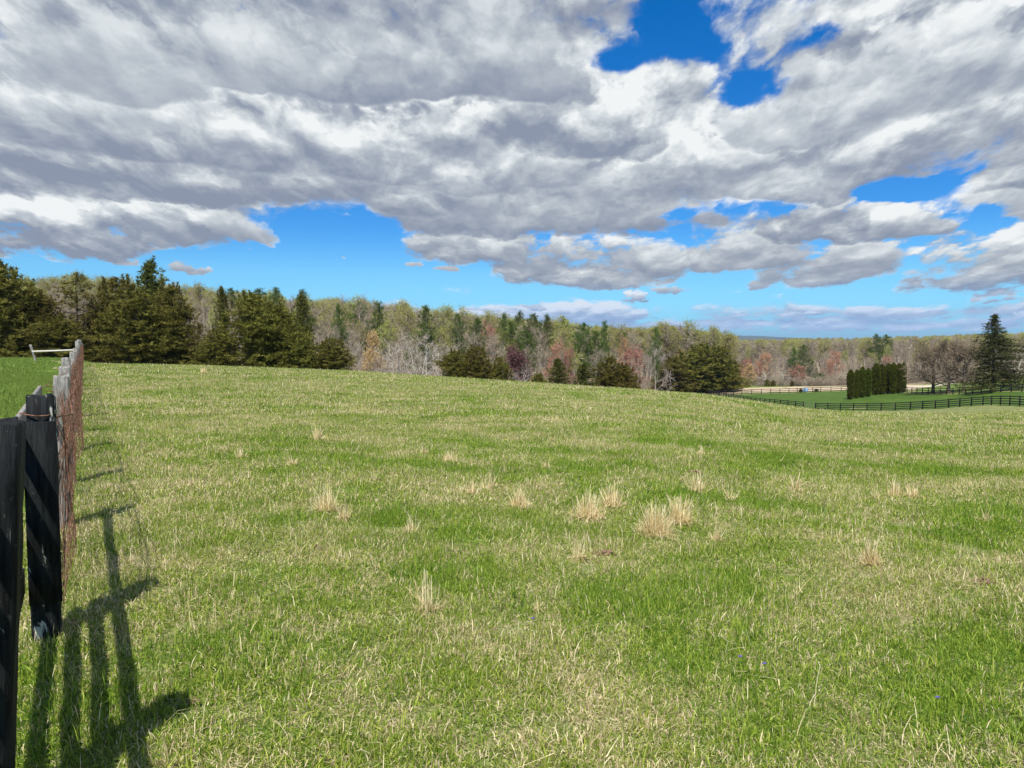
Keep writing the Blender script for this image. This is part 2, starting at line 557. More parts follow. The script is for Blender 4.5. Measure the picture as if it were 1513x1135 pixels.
# ------------------------------------------------------------------ ground materials
def new_mat(name):
    m = bpy.data.materials.new(name)
    m.use_nodes = True
    nt = NT(m.node_tree)
    b = m.node_tree.nodes['Principled BSDF']
    b.inputs['Roughness'].default_value = 0.85
    b.inputs['Specular IOR Level'].default_value = 0.2
    return m, nt, b


def pos(nt):
    return nt.node('ShaderNodeNewGeometry').outputs['Position']


def lush_noise(nt):
    """world-space fields shared by the soil sheet and the blades"""
    P = pos(nt)
    big = nt.noise(P, 0.45, 3, 0.6)
    mid = nt.noise(P, 1.6, 6, 0.68)
    return P, big, mid


def ground_material():
    m, nt, b = new_mat('pasture_soil')
    P, big, mid = lush_noise(nt)
    fine = nt.noise(P, 14, 6, 0.7)
    vf = nt.noise(P, 70, 4, 0.7)
    green = nt.mix(nt.step(vf, .35, .65), (0.035, 0.07, 0.008), (0.18, 0.25, 0.04))
    straw = nt.mix(nt.step(vf, .35, .65), (0.10, 0.075, 0.035), (0.50, 0.41, 0.24))
    f = nt.step(nt.m('ADD', nt.m('MULTIPLY', mid, 0.6), nt.m('MULTIPLY', fine, 0.5)), 0.45, 0.72)
    col = nt.mix(f, green, straw)
    soil = nt.step(nt.noise(P, 1.7, 5, 0.65), 0.66, 0.74)
    col = nt.mix(nt.m('MULTIPLY', soil, nt.step(vf, 0.4, 0.6)), col, (0.24, 0.085, 0.04))
    lawn = nt.node('ShaderNodeAttribute', attribute_name='lawn').outputs['Fac']
    lg = nt.mix(fine, (0.06, 0.12, 0.012), (0.18, 0.27, 0.035))
    col = nt.mix(lawn, col, lg)
    wood = nt.node('ShaderNodeAttribute', attribute_name='wood').outputs['Fac']
    wg = nt.mix(nt.noise(P, 0.5, 5, 0.7), (0.13, 0.10, 0.06), (0.26, 0.20, 0.13))
    col = nt.mix(wood, col, wg)
    nt.l.new(col, b.inputs['Base Color'])
    bp = nt.node('ShaderNodeBump')
    bp.inputs['Strength'].default_value = 0.6
    bp.inputs['Distance'].default_value = 0.03
    nt.l.new(nt.m('ADD', fine, nt.m('MULTIPLY', vf, 0.4)), bp.inputs['Height'])
    nt.l.new(bp.outputs[0], b.inputs['Normal'])
    return m


def build_ground():
    az = np.concatenate([np.linspace(-0.72, 0.72, 420, endpoint=False), np.linspace(0.72, 2 * np.pi - 0.72, 130, endpoint=False)])
    r = np.concatenate([np.linspace(0.3, 6, 26), 6 * (1.032 ** np.arange(1, 92)), 105 * (1.05 ** np.arange(1, 100))])
    r = r[r < 12000]
    A, RR = np.meshgrid(az, r)
    x = RR * np.sin(A); y = RR * np.cos(A)
    z = G(x, y) - np.where(RR < 85, .014, 0.0)
    n = len(az)
    v = np.stack([x, y, z], -1).reshape(-1, 3)
    v = np.vstack([v, [[0, 0, 0]]])
    i = np.arange(len(r) - 1)[:, None]; j = np.arange(n)[None, :]; jn = (j + 1) % n
    q = np.stack([i * n + j, (i + 1) * n + j, (i + 1) * n + jn, i * n + jn], -1).reshape(-1, 4)[:, ::-1]
    t = np.stack([np.arange(n), (np.arange(n) + 1) % n, np.full(n, len(v) - 1)], 1)[:, ::-1]
    fs = fence_side(v[:, 0], v[:, 1])
    lawn = ((fs < 0.0) & (v[:, 1] > 6.5) & (v[:, 1] > -200) & (np.hypot(v[:, 0], v[:, 1]) < 150)).astype(float)
    rr = np.hypot(v[:, 0], v[:, 1])
    u = 756.5 + F * np.tan(np.clip(np.arctan2(v[:, 0], v[:, 1]), -1.05, 1.05))
    edge = np.interp(u, [-600, 300, 700, 1000, 1080, 1100, 1450, 1600, 2100], [68, 70, 80, 92, 150, 250, 260, 230, 230])
    wood = np.clip((rr - edge) / 6, 0, 1)
    me = mesh_from('ground', v, [q, t], {'lawn': lawn, 'wood': wood}, True)
    o = obj('ground', me, ground_material())
    tag(o, kind='structure')
    return o


build_ground()


def drape(name, outline, step, lift, mat):
    """sheet following the terrain inside an outline (x,y polygon)"""
    P = np.array(outline, float)
    lo = P.min(0); hi = P.max(0)
    nx = int((hi[0] - lo[0]) / step) + 1; ny = int((hi[1] - lo[1]) / step) + 1
    xs = np.linspace(lo[0], hi[0], nx + 1); ys = np.linspace(lo[1], hi[1], ny + 1)

    def inside(x, y):
        c = np.zeros(x.shape, bool)
        for i in range(len(P)):
            x1, y1 = P[i]; x2, y2 = P[i - 1]
            cond = ((y1 > y) != (y2 > y)) & (x < (x2 - x1) * (y - y1) / (y2 - y1 + 1e-12) + x1)
            c ^= cond
        return c
    X, Y = np.meshgrid(xs, ys)
    cx = (xs[:-1] + xs[1:]) / 2; cyy = (ys[:-1] + ys[1:]) / 2
    CX, CY = np.meshgrid(cx, cyy)
    keep = inside(CX, CY)
    v = np.stack([X, Y, G(X, Y) + lift], -1).reshape(-1, 3)
    i, j = np.nonzero(keep)
    w = nx + 1
    q = np.stack([i * w + j, i * w + j + 1, (i + 1) * w + j + 1, (i + 1) * w + j], 1)
    used = np.unique(q)
    mp = np.zeros(len(v), int); mp[used] = np.arange(len(used))
    me = mesh_from(name, v[used], mp[q], None, True)
    o = obj(name, me, mat)
    tag(o, kind='structure')
    return o


def simple_mat(name, c1, c2, scale=3.0, rough=0.85, detail=5, bump=0.0, stretch=None):
    m, nt, b = new_mat(name)
    P = nt.node('ShaderNodeTexCoord').outputs['Object']
    if stretch:
        mp = nt.node('ShaderNodeMapping')
        mp.inputs['Scale'].default_value = stretch
        nt.l.new(P, mp.inputs[0]); P = mp.outputs[0]
    n = nt.noise(P, scale, detail, 0.6)
    f = nt.step(n, 0.3, 0.7)
    nt.l.new(nt.mix(f, c1, c2), b.inputs['Base Color'])
    b.inputs['Roughness'].default_value = rough
    if bump:
        bp = nt.node('ShaderNodeBump')
        bp.inputs['Strength'].default_value = bump
        bp.inputs['Distance'].default_value = 0.01
        nt.l.new(n, bp.inputs['Height']); nt.l.new(bp.outputs[0], b.inputs['Normal'])
    return m


# paddock fence lines: (photo column, world depth)
NEAR_FENCE = [(1045, 196), (1062, 184), (1085, 168), (1110, 156), (1150, 142), (1187, 134)]
NEAR_FENCE2 = [(1205, 131), (1250, 126), (1300, 121), (1343, 117), (1400, 110), (1450, 103), (1513, 92), (1600, 82), (1720, 74)]
FAR_FENCE = [(1045, 196), (1070, 190), (1090, 186), (1130, 186), (1170, 187), (1210, 190), (1262, 188), (1300, 175), (1350, 156), (1400, 142), (1440, 132), (1513, 120), (1620, 110), (1750, 100)]


def xy(pts):
    return [world(p, Y)[:2] for p, Y in pts]


lawn_mat = simple_mat('paddock_grass', (0.038, 0.080, 0.006), (0.072, 0.125, 0.012), 0.35, detail=8)  # lush green, darkened to hold the cloud shade lying over the paddock
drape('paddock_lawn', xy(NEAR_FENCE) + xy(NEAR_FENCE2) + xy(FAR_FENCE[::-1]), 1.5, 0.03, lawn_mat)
sand = simple_mat('dry_field', (0.40, 0.31, 0.19), (0.52, 0.42, 0.28), 0.25)
drape('dry_field', xy([(1088, 196), (1130, 193), (1210, 198), (1265, 196), (1320, 182), (1350, 176), (1378, 196), (1340, 228), (1250, 236), (1180, 240), (1095, 232)]), 1.5, 0.03, sand)
pathm = simple_mat('gravel', (0.45, 0.38, 0.28), (0.58, 0.50, 0.38), 0.6)
drape('path', xy([(1335, 181), (1378, 184), (1430, 200), (1440, 210), (1425, 208), (1380, 197), (1335, 190)]), 0.8, 0.06, pathm)
farg = simple_mat('meadow_grass', (0.08, 0.13, 0.015), (0.15, 0.20, 0.035), 0.3)
drape('meadow', xy([(1360, 160), (1400, 147), (1440, 137), (1513, 125), (1640, 112), (1760, 130), (1700, 215), (1513, 215), (1430, 214), (1385, 205), (1345, 200)]), 1.6, 0.02, farg)
drape('far_verge', xy([(1090, 234), (1200, 243), (1150, 256), (1085, 250)]), 1.5, 0.04, farg)


# ------------------------------------------------------------------ grass
def blade_material(name, lawn=False):
    m, nt, b = new_mat(name)
    P, big, mid = lush_noise(nt)
    tint = nt.node('ShaderNodeAttribute', attribute_name='tint').outputs['Fac']
    lush = nt.node('ShaderNodeAttribute', attribute_type='INSTANCER', attribute_name='lush').outputs['Fac']
    hgt = nt.node('ShaderNodeAttribute', attribute_name='hgt').outputs['Fac']
    if lawn:
        col = nt.mix(tint, (0.085, 0.15, 0.02), (0.28, 0.37, 0.07))
    else:
        g = nt.ramp(tint, [(0, (0.04, 0.10, 0.006)), (.4, (0.12, 0.225, 0.014)), (.75, (0.30, 0.40, 0.04)), (1, (0.52, 0.56, 0.10))])
        g = nt.mix(nt.m('MULTIPLY', nt.step(big, 0.35, 0.65), 0.3), g, (0.32, 0.34, 0.05))
        g = nt.mix(nt.m('MULTIPLY', lush, 0.35), g, (0.09, 0.23, 0.018))
        rnd = nt.node('ShaderNodeAttribute', attribute_name='rnd').outputs['Fac']
        th = nt.m('SUBTRACT', nt.m('ADD', nt.m('MULTIPLY', nt.m('SUBTRACT', mid, 0.5), 1.4), nt.m('MULTIPLY_ADD', nt.m('SUBTRACT', big, 0.5), 1.3, 0.34)), nt.m('MULTIPLY', lush, 0.42))
        isdry = nt.m('LESS_THAN', rnd, th)
        dry = nt.mix(tint, (0.36, 0.27, 0.13), (0.92, 0.80, 0.50))
        col = nt.mix(isdry, g, dry)
    nt.l.new(col, b.inputs['Base Color'])
    b.inputs['Roughness'].default_value = 0.6
    b.inputs['Specular IOR Level'].default_value = 0.25
    tr = nt.node('ShaderNodeBsdfTranslucent')
    nt.l.new(col, tr.inputs[0])
    mx = nt.node('ShaderNodeMixShader')
    mx.inputs[0].default_value = 0.3
    nt.l.new(b.outputs[0], mx.inputs[1]); nt.l.new(tr.outputs[0], mx.inputs[2])
    nt.l.new(mx.outputs[0], nt.t.nodes['Material Output'].inputs[0])
    return m


def blades(n, size, L, W, lean, seed, clump=0.5, seg=2):
    """n bent blades on a size x size patch"""
    r = np.random.default_rng(seed)
    nc = max(4, n // 14)
    cc = (r.random((nc, 2)) - .5) * size
    base = np.where(r.random(n)[:, None] < clump, cc[r.integers(0, nc, n)] + r.normal(0, size * 0.02 + .008, (n, 2)), (r.random((n, 2)) - .5) * size)
    ln = L * r.lognormal(-0.05, 0.45, n)
    th = r.random(n) * 2 * np.pi
    dirv = np.stack([np.cos(th), np.sin(th)], 1)
    flat = r.random(n) < lean * 0.35
    le = np.clip(np.abs(r.normal(0.75, 0.6, n)) + flat * 1.1, 0, 1.6)
    yaw = r.random(n) * np.pi
    side = np.stack([np.cos(yaw), np.sin(yaw), np.zeros(n)], 1)
    w = W * (0.6 + 0.8 * r.random(n))
    V = []; H = []
    p = np.column_stack([base, np.full(n, -0.008)])
    ang = le * 0.5
    for k in range(seg + 1):
        f = k / seg
        if k:
            st = ln / seg
            p = p + np.column_stack([dirv * (np.sin(ang) * st)[:, None], np.cos(ang) * st])
            ang = np.minimum(ang + le * 0.75, 1.75)
        if k < seg:
            ww = (w * (1 - 0.35 * f) / 2)[:, None]
            V += [p - side * ww, p + side * ww]; H += [f, f]
        else:
            V.append(p); H.append(1.0)
    k = len(V)
    V = np.stack(V, 1).reshape(-1, 3)
    V[:, 2] = np.where(V[:, 2] < -0.01, 0.004, V[:, 2])
    idx = np.arange(n)[:, None] * k
    q = np.vstack([idx + np.array([2 * s, 2 * s + 1, 2 * s + 3, 2 * s + 2]) for s in range(seg - 1)])
    t = idx + np.array([2 * seg - 2, 2 * seg - 1, 2 * seg])
    return mesh_from('grass_patch', V, [q, t], {'tint': np.repeat(r.random(n), k), 'rnd': np.repeat(r.random(n), k), 'hgt': np.tile(H, n)})


def scatter(name, pts, rotz, scl, lush, protos, mat, tilt=None):
    """one object whose geometry nodes place the prototype meshes"""
    col = bpy.data.collections.new(name + '_kinds')
    for i, me in enumerate(protos):
        parts = me if isinstance(me, list) else [me]
        if len(parts) == 1 and not isinstance(parts[0], bpy.types.Object):
            o = bpy.data.objects.new('%s_kind%02d' % (name, i), parts[0])
            if mat and not parts[0].materials: parts[0].materials.append(mat)
            col.objects.link(o)
        else:
            col.objects.link(parts[0])
    me = bpy.data.meshes.new(name)
    me.vertices.add(len(pts))
    me.vertices.foreach_set('co', np.asarray(pts, dtype=np.float32).ravel())
    a = me.attributes.new('rot', 'FLOAT_VECTOR', 'POINT')
    rot = np.zeros((len(pts), 3), np.float32); rot[:, 2] = rotz
    if tilt is not None: rot[:, :2] = tilt
    a.data.foreach_set('vector', rot.ravel())
    a = me.attributes.new('scl', 'FLOAT_VECTOR', 'POINT')
    a.data.foreach_set('vector', np.asarray(scl, dtype=np.float32).ravel())
    a = me.attributes.new('lush', 'FLOAT', 'POINT')
    a.data.foreach_set('value', np.asarray(lush, dtype=np.float32))
    a = me.attributes.new('pick', 'INT', 'POINT')
    a.data.foreach_set('value', np.random.default_rng(3).integers(0, len(protos), len(pts)).astype(np.int32))
    o = obj(name, me, None)
    ng = bpy.data.node_groups.new(name, 'GeometryNodeTree')
    ng.interface.new_socket('Geometry', in_out='INPUT', socket_type='NodeSocketGeometry')
    ng.interface.new_socket('Geometry', in_out='OUTPUT', socket_type='NodeSocketGeometry')
    N = ng.nodes.new
    gi = N('NodeGroupInput'); go = N('NodeGroupOutput')
    ci = N('GeometryNodeCollectionInfo')
    ci.inputs['Collection'].default_value = col
    ci.inputs['Separate Children'].default_value = True
    ci.inputs['Reset Children'].default_value = True
    ip = N('GeometryNodeInstanceOnPoints')
    ip.inputs['Pick Instance'].default_value = True

    def att(nm, dt):
        nd = N('GeometryNodeInputNamedAttribute'); nd.data_type = dt
        nd.inputs['Name'].default_value = nm
        return nd.outputs[0]
    L = ng.links.new
    L(gi.outputs[0], ip.inputs['Points'])
    L(ci.outputs[0], ip.inputs['Instance'])
    L(att('pick', 'INT'), ip.inputs['Instance Index'])
    er = N('FunctionNodeEulerToRotation')
    L(att('rot', 'FLOAT_VECTOR'), er.inputs[0])
    L(er.outputs[0], ip.inputs['Rotation'])
    L(att('scl', 'FLOAT_VECTOR'), ip.inputs['Scale'])
    L(ip.outputs[0], go.inputs[0])
    md = o.modifiers.new('scatter', 'NODES')
    md.node_group = ng
    return o


# lush dark clumps seen in the photo: (px, py, radius m along x, radius m along y)
LUSH = [(690, 845, .45, .22), (560, 765, .5, .35), (785, 775, .5, .3), (870, 790, .6, .35), (340, 880, .3, .2), (300, 950, .25, .15), (1120, 745, .9, .5),
        (1000, 870, .7, .35), (960, 900, .4, .2), (1230, 780, .7, .3), (1500, 760, .8, .5), (1190, 1030, .3, .2), (1010, 1000, .35, .18), (1440, 800, .7, .4),
        (1420, 950, .5, .3), (930, 865, .5, .25), (1330, 905, .4, .2), (860, 690, 1.1, .6), (900, 668, 1.0, .6), (1180, 680, 1.5, .7), (1420, 700, 1.2, .7),
        (100, 1110, .3, .3), (600, 800, .4, .3), (1080, 985, .3, .15), (420, 770, .4, .25), (250, 800, .5, .3), (1250, 1100, .3, .15), (740, 905, .3, .15),
        (1045, 655, 1.4, .7), (640, 690, .9, .5), (480, 660, .8, .5), (1300, 660, 1.5, .8)]
LP = [(hit(a, b)[:2], c, d) for a, b, c, d in LUSH]


def lush_at(x, y):
    r = np.zeros(len(x))
    for (p, a, b) in LP:
        q = ((x - p[0]) / a) ** 2 + ((y - p[1]) / b) ** 2
        r = np.maximum(r, np.exp(-q * 0.9))
    w = np.sin(x * 1.7 + 2 * np.sin(y * .9)) * np.sin(y * 1.3 + 1.5 * np.sin(x * 1.1)) + .6 * np.sin(x * .5 + 1) * np.cos(y * .37)
    w2 = np.sin(x * 4.1 + 3 * np.sin(y * 2.3 + 1)) * np.sin(y * 3.7 + 2 * np.sin(x * 2.9))
    hsh = np.modf(np.abs(np.sin(x * 127.1 + y * 311.7) * 4375.5))[0]
    base = np.maximum(r * (.7 + .35 * w2), np.clip(w * 0.2 + w2 * .4 - 0.12, 0, 0.5))
    return np.clip(base + (hsh - .5) * .35 * (base > .05), 0, 1)


def jit_grid(x0, x1, y0, y1, st, seed, j=0.5):
    r = np.random.default_rng(seed)
    xs = np.arange(x0, x1, st); ys = np.arange(y0, y1, st)
    X, Y = np.meshgrid(xs, ys)
    X = X.ravel() + (r.random(X.size) - .5) * st * j * 2; Y = Y.ravel() + (r.random(Y.size) - .5) * st * j * 2
    return X, Y


def tilts(x, y, rz):
    """tilt patches to lie on the slope: euler XYZ, x/y small angles in the patch frame"""
    e = 0.3
    gx = (G(x + e, y) - G(x - e, y)) / (2 * e); gy = (G(x, y + e) - G(x, y - e)) / (2 * e)
    # with Euler XYZ the z-rotation is applied last, so work in the unrotated frame
    c, s_ = np.cos(rz), np.sin(rz)
    lx = gx * c + gy * s_; ly = -gx * s_ + gy * c
    return np.column_stack([np.arctan(ly), -np.arctan(lx)])


def build_grass():
    mat = blade_material('grass_blade')
    lawnm = blade_material('lawn_blade', True)
    r = np.random.default_rng(11)
    rings = [  # name, y-range, step, protos
        (2.0, 7.5, 0.30, [blades(1700, 0.46, 0.036, 0.0038, 1.0, 100 + i, clump=.45, seg=3) for i in range(6)]),
        (7.5, 17, 0.42, [blades(1500, 0.64, 0.040, 0.0056, 1.0, 120 + i, clump=.45) for i in range(5)]),
        (17, 36, 0.8, [blades(2100, 1.2, 0.046, 0.0100, 0.9, 130 + i, clump=.45) for i in range(5)]),
        (36, 72, 1.6, [blades(2600, 2.4, 0.055, 0.022, 0.8, 140 + i, clump=.45) for i in range(4)]),
        (72, 104, 2.2, [blades(2600, 3.3, 0.06, 0.035, 0.8, 150 + i, clump=.45) for i in range(3)]),
    ]
    k = 0
    for (r0, r1, st, pr) in rings:
        X, Y = jit_grid(-0.85 * r1 - 1, 0.85 * r1 + 1, 0.6, r1 + 1, st, 20 + k)
        rr = np.hypot(X, Y)
        u = np.abs(X) / np.maximum(Y, .01)
        lo = 0 if k == 0 else r0
        keep = (rr >= lo) & (rr < r1) & (u < 0.80 + 1.2 / np.maximum(Y, .5)) & (rr < (1.25 + 1.2 * (X / np.maximum(Y, .1) > .4)) * np.interp(756.5 + F * X / np.maximum(Y, .1), UG, T_R) * np.sqrt(1 + np.minimum(u, 2) ** 2))
        if k >= 3:
            u_ = 756.5 + F * X / np.maximum(Y, .1)
            nf_ = np.interp(u_, [p for p, _ in NEAR_FENCE + NEAR_FENCE2], [q for _, q in NEAR_FENCE + NEAR_FENCE2])
            keep &= ~((u_ > 1045) & (Y > nf_ - 1.5))
        X, Y = X[keep], Y[keep]
        fsd = fence_side(X, Y)
        onlawn = (fsd < (-.15, -.2, -.45, -1.0, -1.5)[k]) & (Y > 6.5)
        for side, nm, mt in ((1, 'pasture_grass', mat), (-1, 'lawn_grass', lawnm)):
            sel = onlawn if side < 0 else (~onlawn & ((fsd > 0) | (Y <= 6.5)))
            x, y = X[sel], Y[sel]
            if len(x) == 0: continue
            rz = r.random(len(x)) * 6.283
            lush = lush_at(x, y)
            hs = (0.75 + 0.5 * r.random(len(x))) * (1 + 0.6 * lush) * (1.0 if side > 0 else 1.05)
            scl = np.column_stack([np.ones(len(x)), np.ones(len(x)), hs])
            z = G(x, y)
            meshes = pr if side > 0 else [m.copy() for m in pr]
            if side < 0:
                for m_ in meshes: m_.materials.clear()
            o = scatter(nm, np.column_stack([x, y, z]), rz, scl, lush, meshes, mt, tilts(x, y, rz))
            tag(o, 'short spring pasture grass with straw mixed in' if side > 0 else 'bright green lawn grass beyond the post fence', 'grass', kind='stuff')
        k += 1


build_grass()


# ------------------------------------------------------------------ dry tufts and small ground things
def straw_mat():
    m, nt, b = new_mat('dead_stalk')
    tint = nt.node('ShaderNodeAttribute', attribute_name='tint').outputs['Fac']
    col = nt.ramp(tint, [(0, (0.48, 0.37, 0.17)), (0.4, (0.78, 0.64, 0.34)), (1, (0.92, 0.82, 0.54))])
    nt.l.new(col, b.inputs['Base Color'])
    b.inputs['Roughness'].default_value = 0.6
    tr = nt.node('ShaderNodeBsdfTranslucent'); nt.l.new(col, tr.inputs[0])
    mx = nt.node('ShaderNodeMixShader'); mx.inputs[0].default_value = 0.3
    nt.l.new(b.outputs[0], mx.inputs[1]); nt.l.new(tr.outputs[0], mx.inputs[2])
    nt.l.new(mx.outputs[0], nt.t.nodes['Material Output'].inputs[0])
    return m


STRAW = straw_mat()


def stalks(n, rx, ry, L, W, seed, lean=0.12, bend=0.25):
    r = np.random.default_rng(seed)
    th = r.random(n) * 6.283; rad = np.sqrt(r.random(n)) * (0.35 + 0.65 * r.random(n))
    base = np.column_stack([np.cos(th) * rad * rx, np.sin(th) * rad * ry])
    ln = L * (0.35 + 0.65 * r.random(n) ** 0.7) * (1.1 - 0.4 * rad)
    az = th + r.normal(0, 1.0, n)
    a0 = np.abs(r.normal(lean, lean, n)); bd = r.normal(0, bend, n)
    broken = r.random(n) < 0.16
    side = np.column_stack([np.cos(az + 1.57), np.sin(az + 1.57), np.zeros(n)])
    yaw = r.random(n) * 3.14
    side2 = np.column_stack([np.cos(yaw), np.sin(yaw), np.zeros(n)])
    p = np.column_stack([base, np.full(n, -0.02)])
    V = []
    seg = 3
    ang = a0.copy()
    for k in range(seg + 1):
        if k:
            st = ln / seg
            p = p + np.column_stack([np.cos(az) * np.sin(ang) * st, np.sin(az) * np.sin(ang) * st, np.cos(ang) * st])
            ang = ang + bd / seg + (broken & (k == 1)) * 1.5
        w = (W * (1 - 0.55 * k / seg) * (0.7 + 0.6 * r.random(n)) / 2)[:, None]
        V += [p - side2 * w, p + side2 * w]
    kk = len(V)
    V = np.stack(V, 1).reshape(-1, 3)
    idx = np.arange(n)[:, None] * kk
    q = np.vstack([idx + np.array([2 * s, 2 * s + 1, 2 * s + 3, 2 * s + 2]) for s in range(seg)])
    return V, q, np.repeat(r.random(n), kk)


TUFTS = [  # px, py(base), width px, height px, density, label
    (483, 757, 34, 46, 1.0, 'pale dead grass tuft, the tall left one standing by itself at left of the pasture'),
    (508, 768, 24, 30, .6, 'thin dead grass tuft close behind the lush green clump at left'),
    (469, 650, 16, 24, .7, 'small distant dead grass tuft nearest the left cedars'),
    (356, 677, 20, 20, .5, 'sparse low dead grass tuft farthest left in the pasture'),
    (432, 688, 16, 20, .4, 'wispy small dead grass tuft left of centre, far out'),
    (627, 671, 14, 16, .6, 'tiny straw tuft left of the low fan-shaped one'),
    (664, 683, 30, 18, 1.0, 'low fan-shaped straw tuft in mid pasture'),
    (697, 730, 14, 26, .8, 'narrow dead grass tuft beside two wispy stems'),
    (720, 722, 26, 40, .35, 'wispy cluster of tall thin dead stems beside a narrow tuft'),
    (768, 750, 30, 34, 1.3, 'compact round straw tuft standing alone at the centre of the pasture'),
    (870, 768, 44, 48, 1.4, 'large dense straw tuft, left one of the big central pair'),
    (903, 750, 36, 40, 1.1, 'broad straw tuft right behind the left big one'),
    (968, 793, 56, 56, 1.7, 'biggest and densest straw tuft in the pasture'),
    (1003, 775, 40, 50, 1.2, 'reddish straw tuft touching the right side of the biggest one'),
    (1030, 728, 26, 38, .8, 'upright straw tuft behind the biggest tufts'),
    (1058, 800, 22, 28, .6, 'thin straw tuft right of the biggest one'),
    (1036, 673, 10, 16, .7, 'tiny far dead grass tuft right of centre'),
    (1322, 734, 26, 28, 1.1, 'left half of the low twin straw tuft on the right'),
    (1348, 736, 26, 24, 1.0, 'right half of the low twin straw tuft on the right'),
    (1294, 738, 10, 30, .4, 'few thin stems just left of the low twin tuft'),
    (1288, 835, 32, 44, 1.0, 'orange-brown straw tuft leaning left, on the right of the pasture'),
    (630, 905, 34, 68, .45, 'tall loose bunch of dead stems nearest the camera'),
    (607, 787, 20, 28, .5, 'sparse tuft between the lush clumps left of centre'),
    (857, 828, 28, 36, .4, 'sparse dead stems in front of the left big tuft'),
    (807, 692, 16, 18, .5, 'small thin straw tuft far out just right of centre'),
    (1455, 772, 12, 34, .3, 'few tall thin dead stems near the right edge'),
    (1175, 725, 20, 34, .35, 'thin scattered stems between the biggest and the twin tufts'),
    (1080, 740, 26, 26, .4, 'faint straw tuft right of the upright one'),
    (301, 553, 10, 12, 1.0, 'pale straw tuft on the crest in front of the big cedar'),
    (795, 905, 24, 28, .4, 'low sparse dead stems right of the nearest tall bunch'),
]


def build_tufts():
    for i, (px, py, wp, hp, den, lab) in enumerate(TUFTS):
        p = hit(px, py)
        Y = p[1]
        w = wp / F * Y / 2; h = hp / F * Y * 1.08
        h = min(h, 0.62)
        n = int(np.clip(den * 155 * (wp / 34.0) ** 0.8, 16, 460))
        W = max(0.0045, 0.0011 * Y)
        V, q, t = stalks(int(n * .6), w * .8, max(w * 0.6, 0.05), h, W, 500 + i, lean=.17, bend=.5)
        mb = MB()
        mb.add(V, q=q, a=t)
        V, q, t = stalks(int(n * .5), w * 1.15, max(w * 0.9, 0.06), h * .62, W, 600 + i, lean=.55, bend=.8)
        mb.add(V, q=q, a=t * .8)
        V, q, t = stalks(int(n * .4), w * 1.3, max(w, 0.08), h * .5, W, 650 + i, lean=1.25, bend=.4)
        V[:, 2] = np.abs(V[:, 2]) * .6 + .02
        mb.add(V, q=q, a=t * .7)
        o = mb.build('dry_grass_tuft', STRAW)
        o.location = (p[0], p[1], g1(p[0], p[1]))
        if i == 20: o.rotation_euler = (0, R(-12), 0)
        tag(o, lab, 'dry grass tuft', 'dead straw tufts standing in the pasture')


build_tufts()


def build_litter():
    """straw lying about, loose single stems: nobody could count them"""
    r = np.random.default_rng(5)
    protos = []
    for s in range(3):
        V, q, t = stalks(10, 0.16, 0.16, 0.22, 0.004, 700 + s, lean=1.35, bend=0.25)
        V[:, 2] = np.abs(V[:, 2]) * 0.5 + 0.028
        mb = MB(); mb.add(V, q=q, a=t); protos.append(mb.mesh('straw'))
    for s in range(3):
        V, q, t = stalks(5, 0.25, 0.25, 0.20, 0.0045, 720 + s, lean=0.2)
        mb = MB(); mb.add(V, q=q, a=t); protos.append(mb.mesh('straw'))
    X, Y = jit_grid(-14, 16, 1.5, 24, 0.62, 9, 0.5)
    keep = (np.abs(X) < Y * 0.8 + 0.5) & (fence_side(X, Y) > 0.15) & (r.random(len(X)) < 0.40)
    x, y = X[keep], Y[keep]
    sc = 0.6 + 0.7 * r.random(len(x))
    wide = np.clip(y / 5, 1, 3)
    o = scatter('fallen_straw', np.column_stack([x, y, G(x, y)]), r.random(len(x)) * 6.28, np.column_stack([sc, sc, sc]), np.zeros(len(x)), protos, STRAW)
    tag(o, 'loose dead straw stems lying in the pasture grass', 'straw', kind='stuff')


build_litter()

VIOLET = simple_mat('violet_petal', (0.09, 0.07, 0.30), (0.14, 0.11, 0.42), 20)
STEM = simple_mat('green_stem', (0.06, 0.14, 0.02), (0.08, 0.17, 0.03), 20)
YEL = simple_mat('yellow_petal', (0.75, 0.6, 0.03), (0.8, 0.66, 0.05), 20)


def flower(px, py, mat, lab, cat, s=1.0):
    p = hit(px, py)
    t = empty(cat.replace(' ', '_'), (p[0], p[1], g1(p[0], p[1])), px % 6)
    tag(t, lab, cat, 'tiny wild flowers in the pasture')
    st = MB(); st.tube([(0, 0, -.01), (.004, 0, .03), (.006, .002, .062 * s)], .0016, 5)
    st.build('stem', STEM, t)
    pb = MB()
    for k in range(5):
        a = k * 1.2566
        c = np.array([.006, .002, .062 * s]); d = np.array([math.cos(a), math.sin(a), .25]); e = np.array([-math.sin(a), math.cos(a), 0])
        L = .011 * s
        pts = [c, c + d * L * .6 - e * L * .4, c + d * L * 1.1, c + d * L * .6 + e * L * .4]
        pb.add(pts, q=[[0, 1, 2, 3]]); pb.add([q - np.array([0, 0, .0008]) for q in pts], q=[[3, 2, 1, 0]])
    pb.build('petals', mat, t)


flower(1384, 1052, VIOLET, 'small violet flower by straw near the lower right corner', 'violet')
flower(1131, 1000, VIOLET, 'small violet flower in the lush grass right of centre, near its lone twin', 'violet')
flower(1092, 988, VIOLET, 'small violet flower left of another in the lush grass', 'violet')
flower(787, 931, VIOLET, 'small violet flower near the bottom centre of the pasture', 'violet')
flower(748, 662, YEL, 'tiny yellow flower far out in the centre of the pasture', 'dandelion', 2.2)


def dirt_mat():
    m, nt, b = new_mat('red_clay')
    P = pos(nt)
    nt.l.new(nt.mix(nt.noise(P, 40, 5, .7), (0.11, 0.07, 0.045), (0.30, 0.19, 0.12)), b.inputs['Base Color'])
    return m


CLAY = dirt_mat()


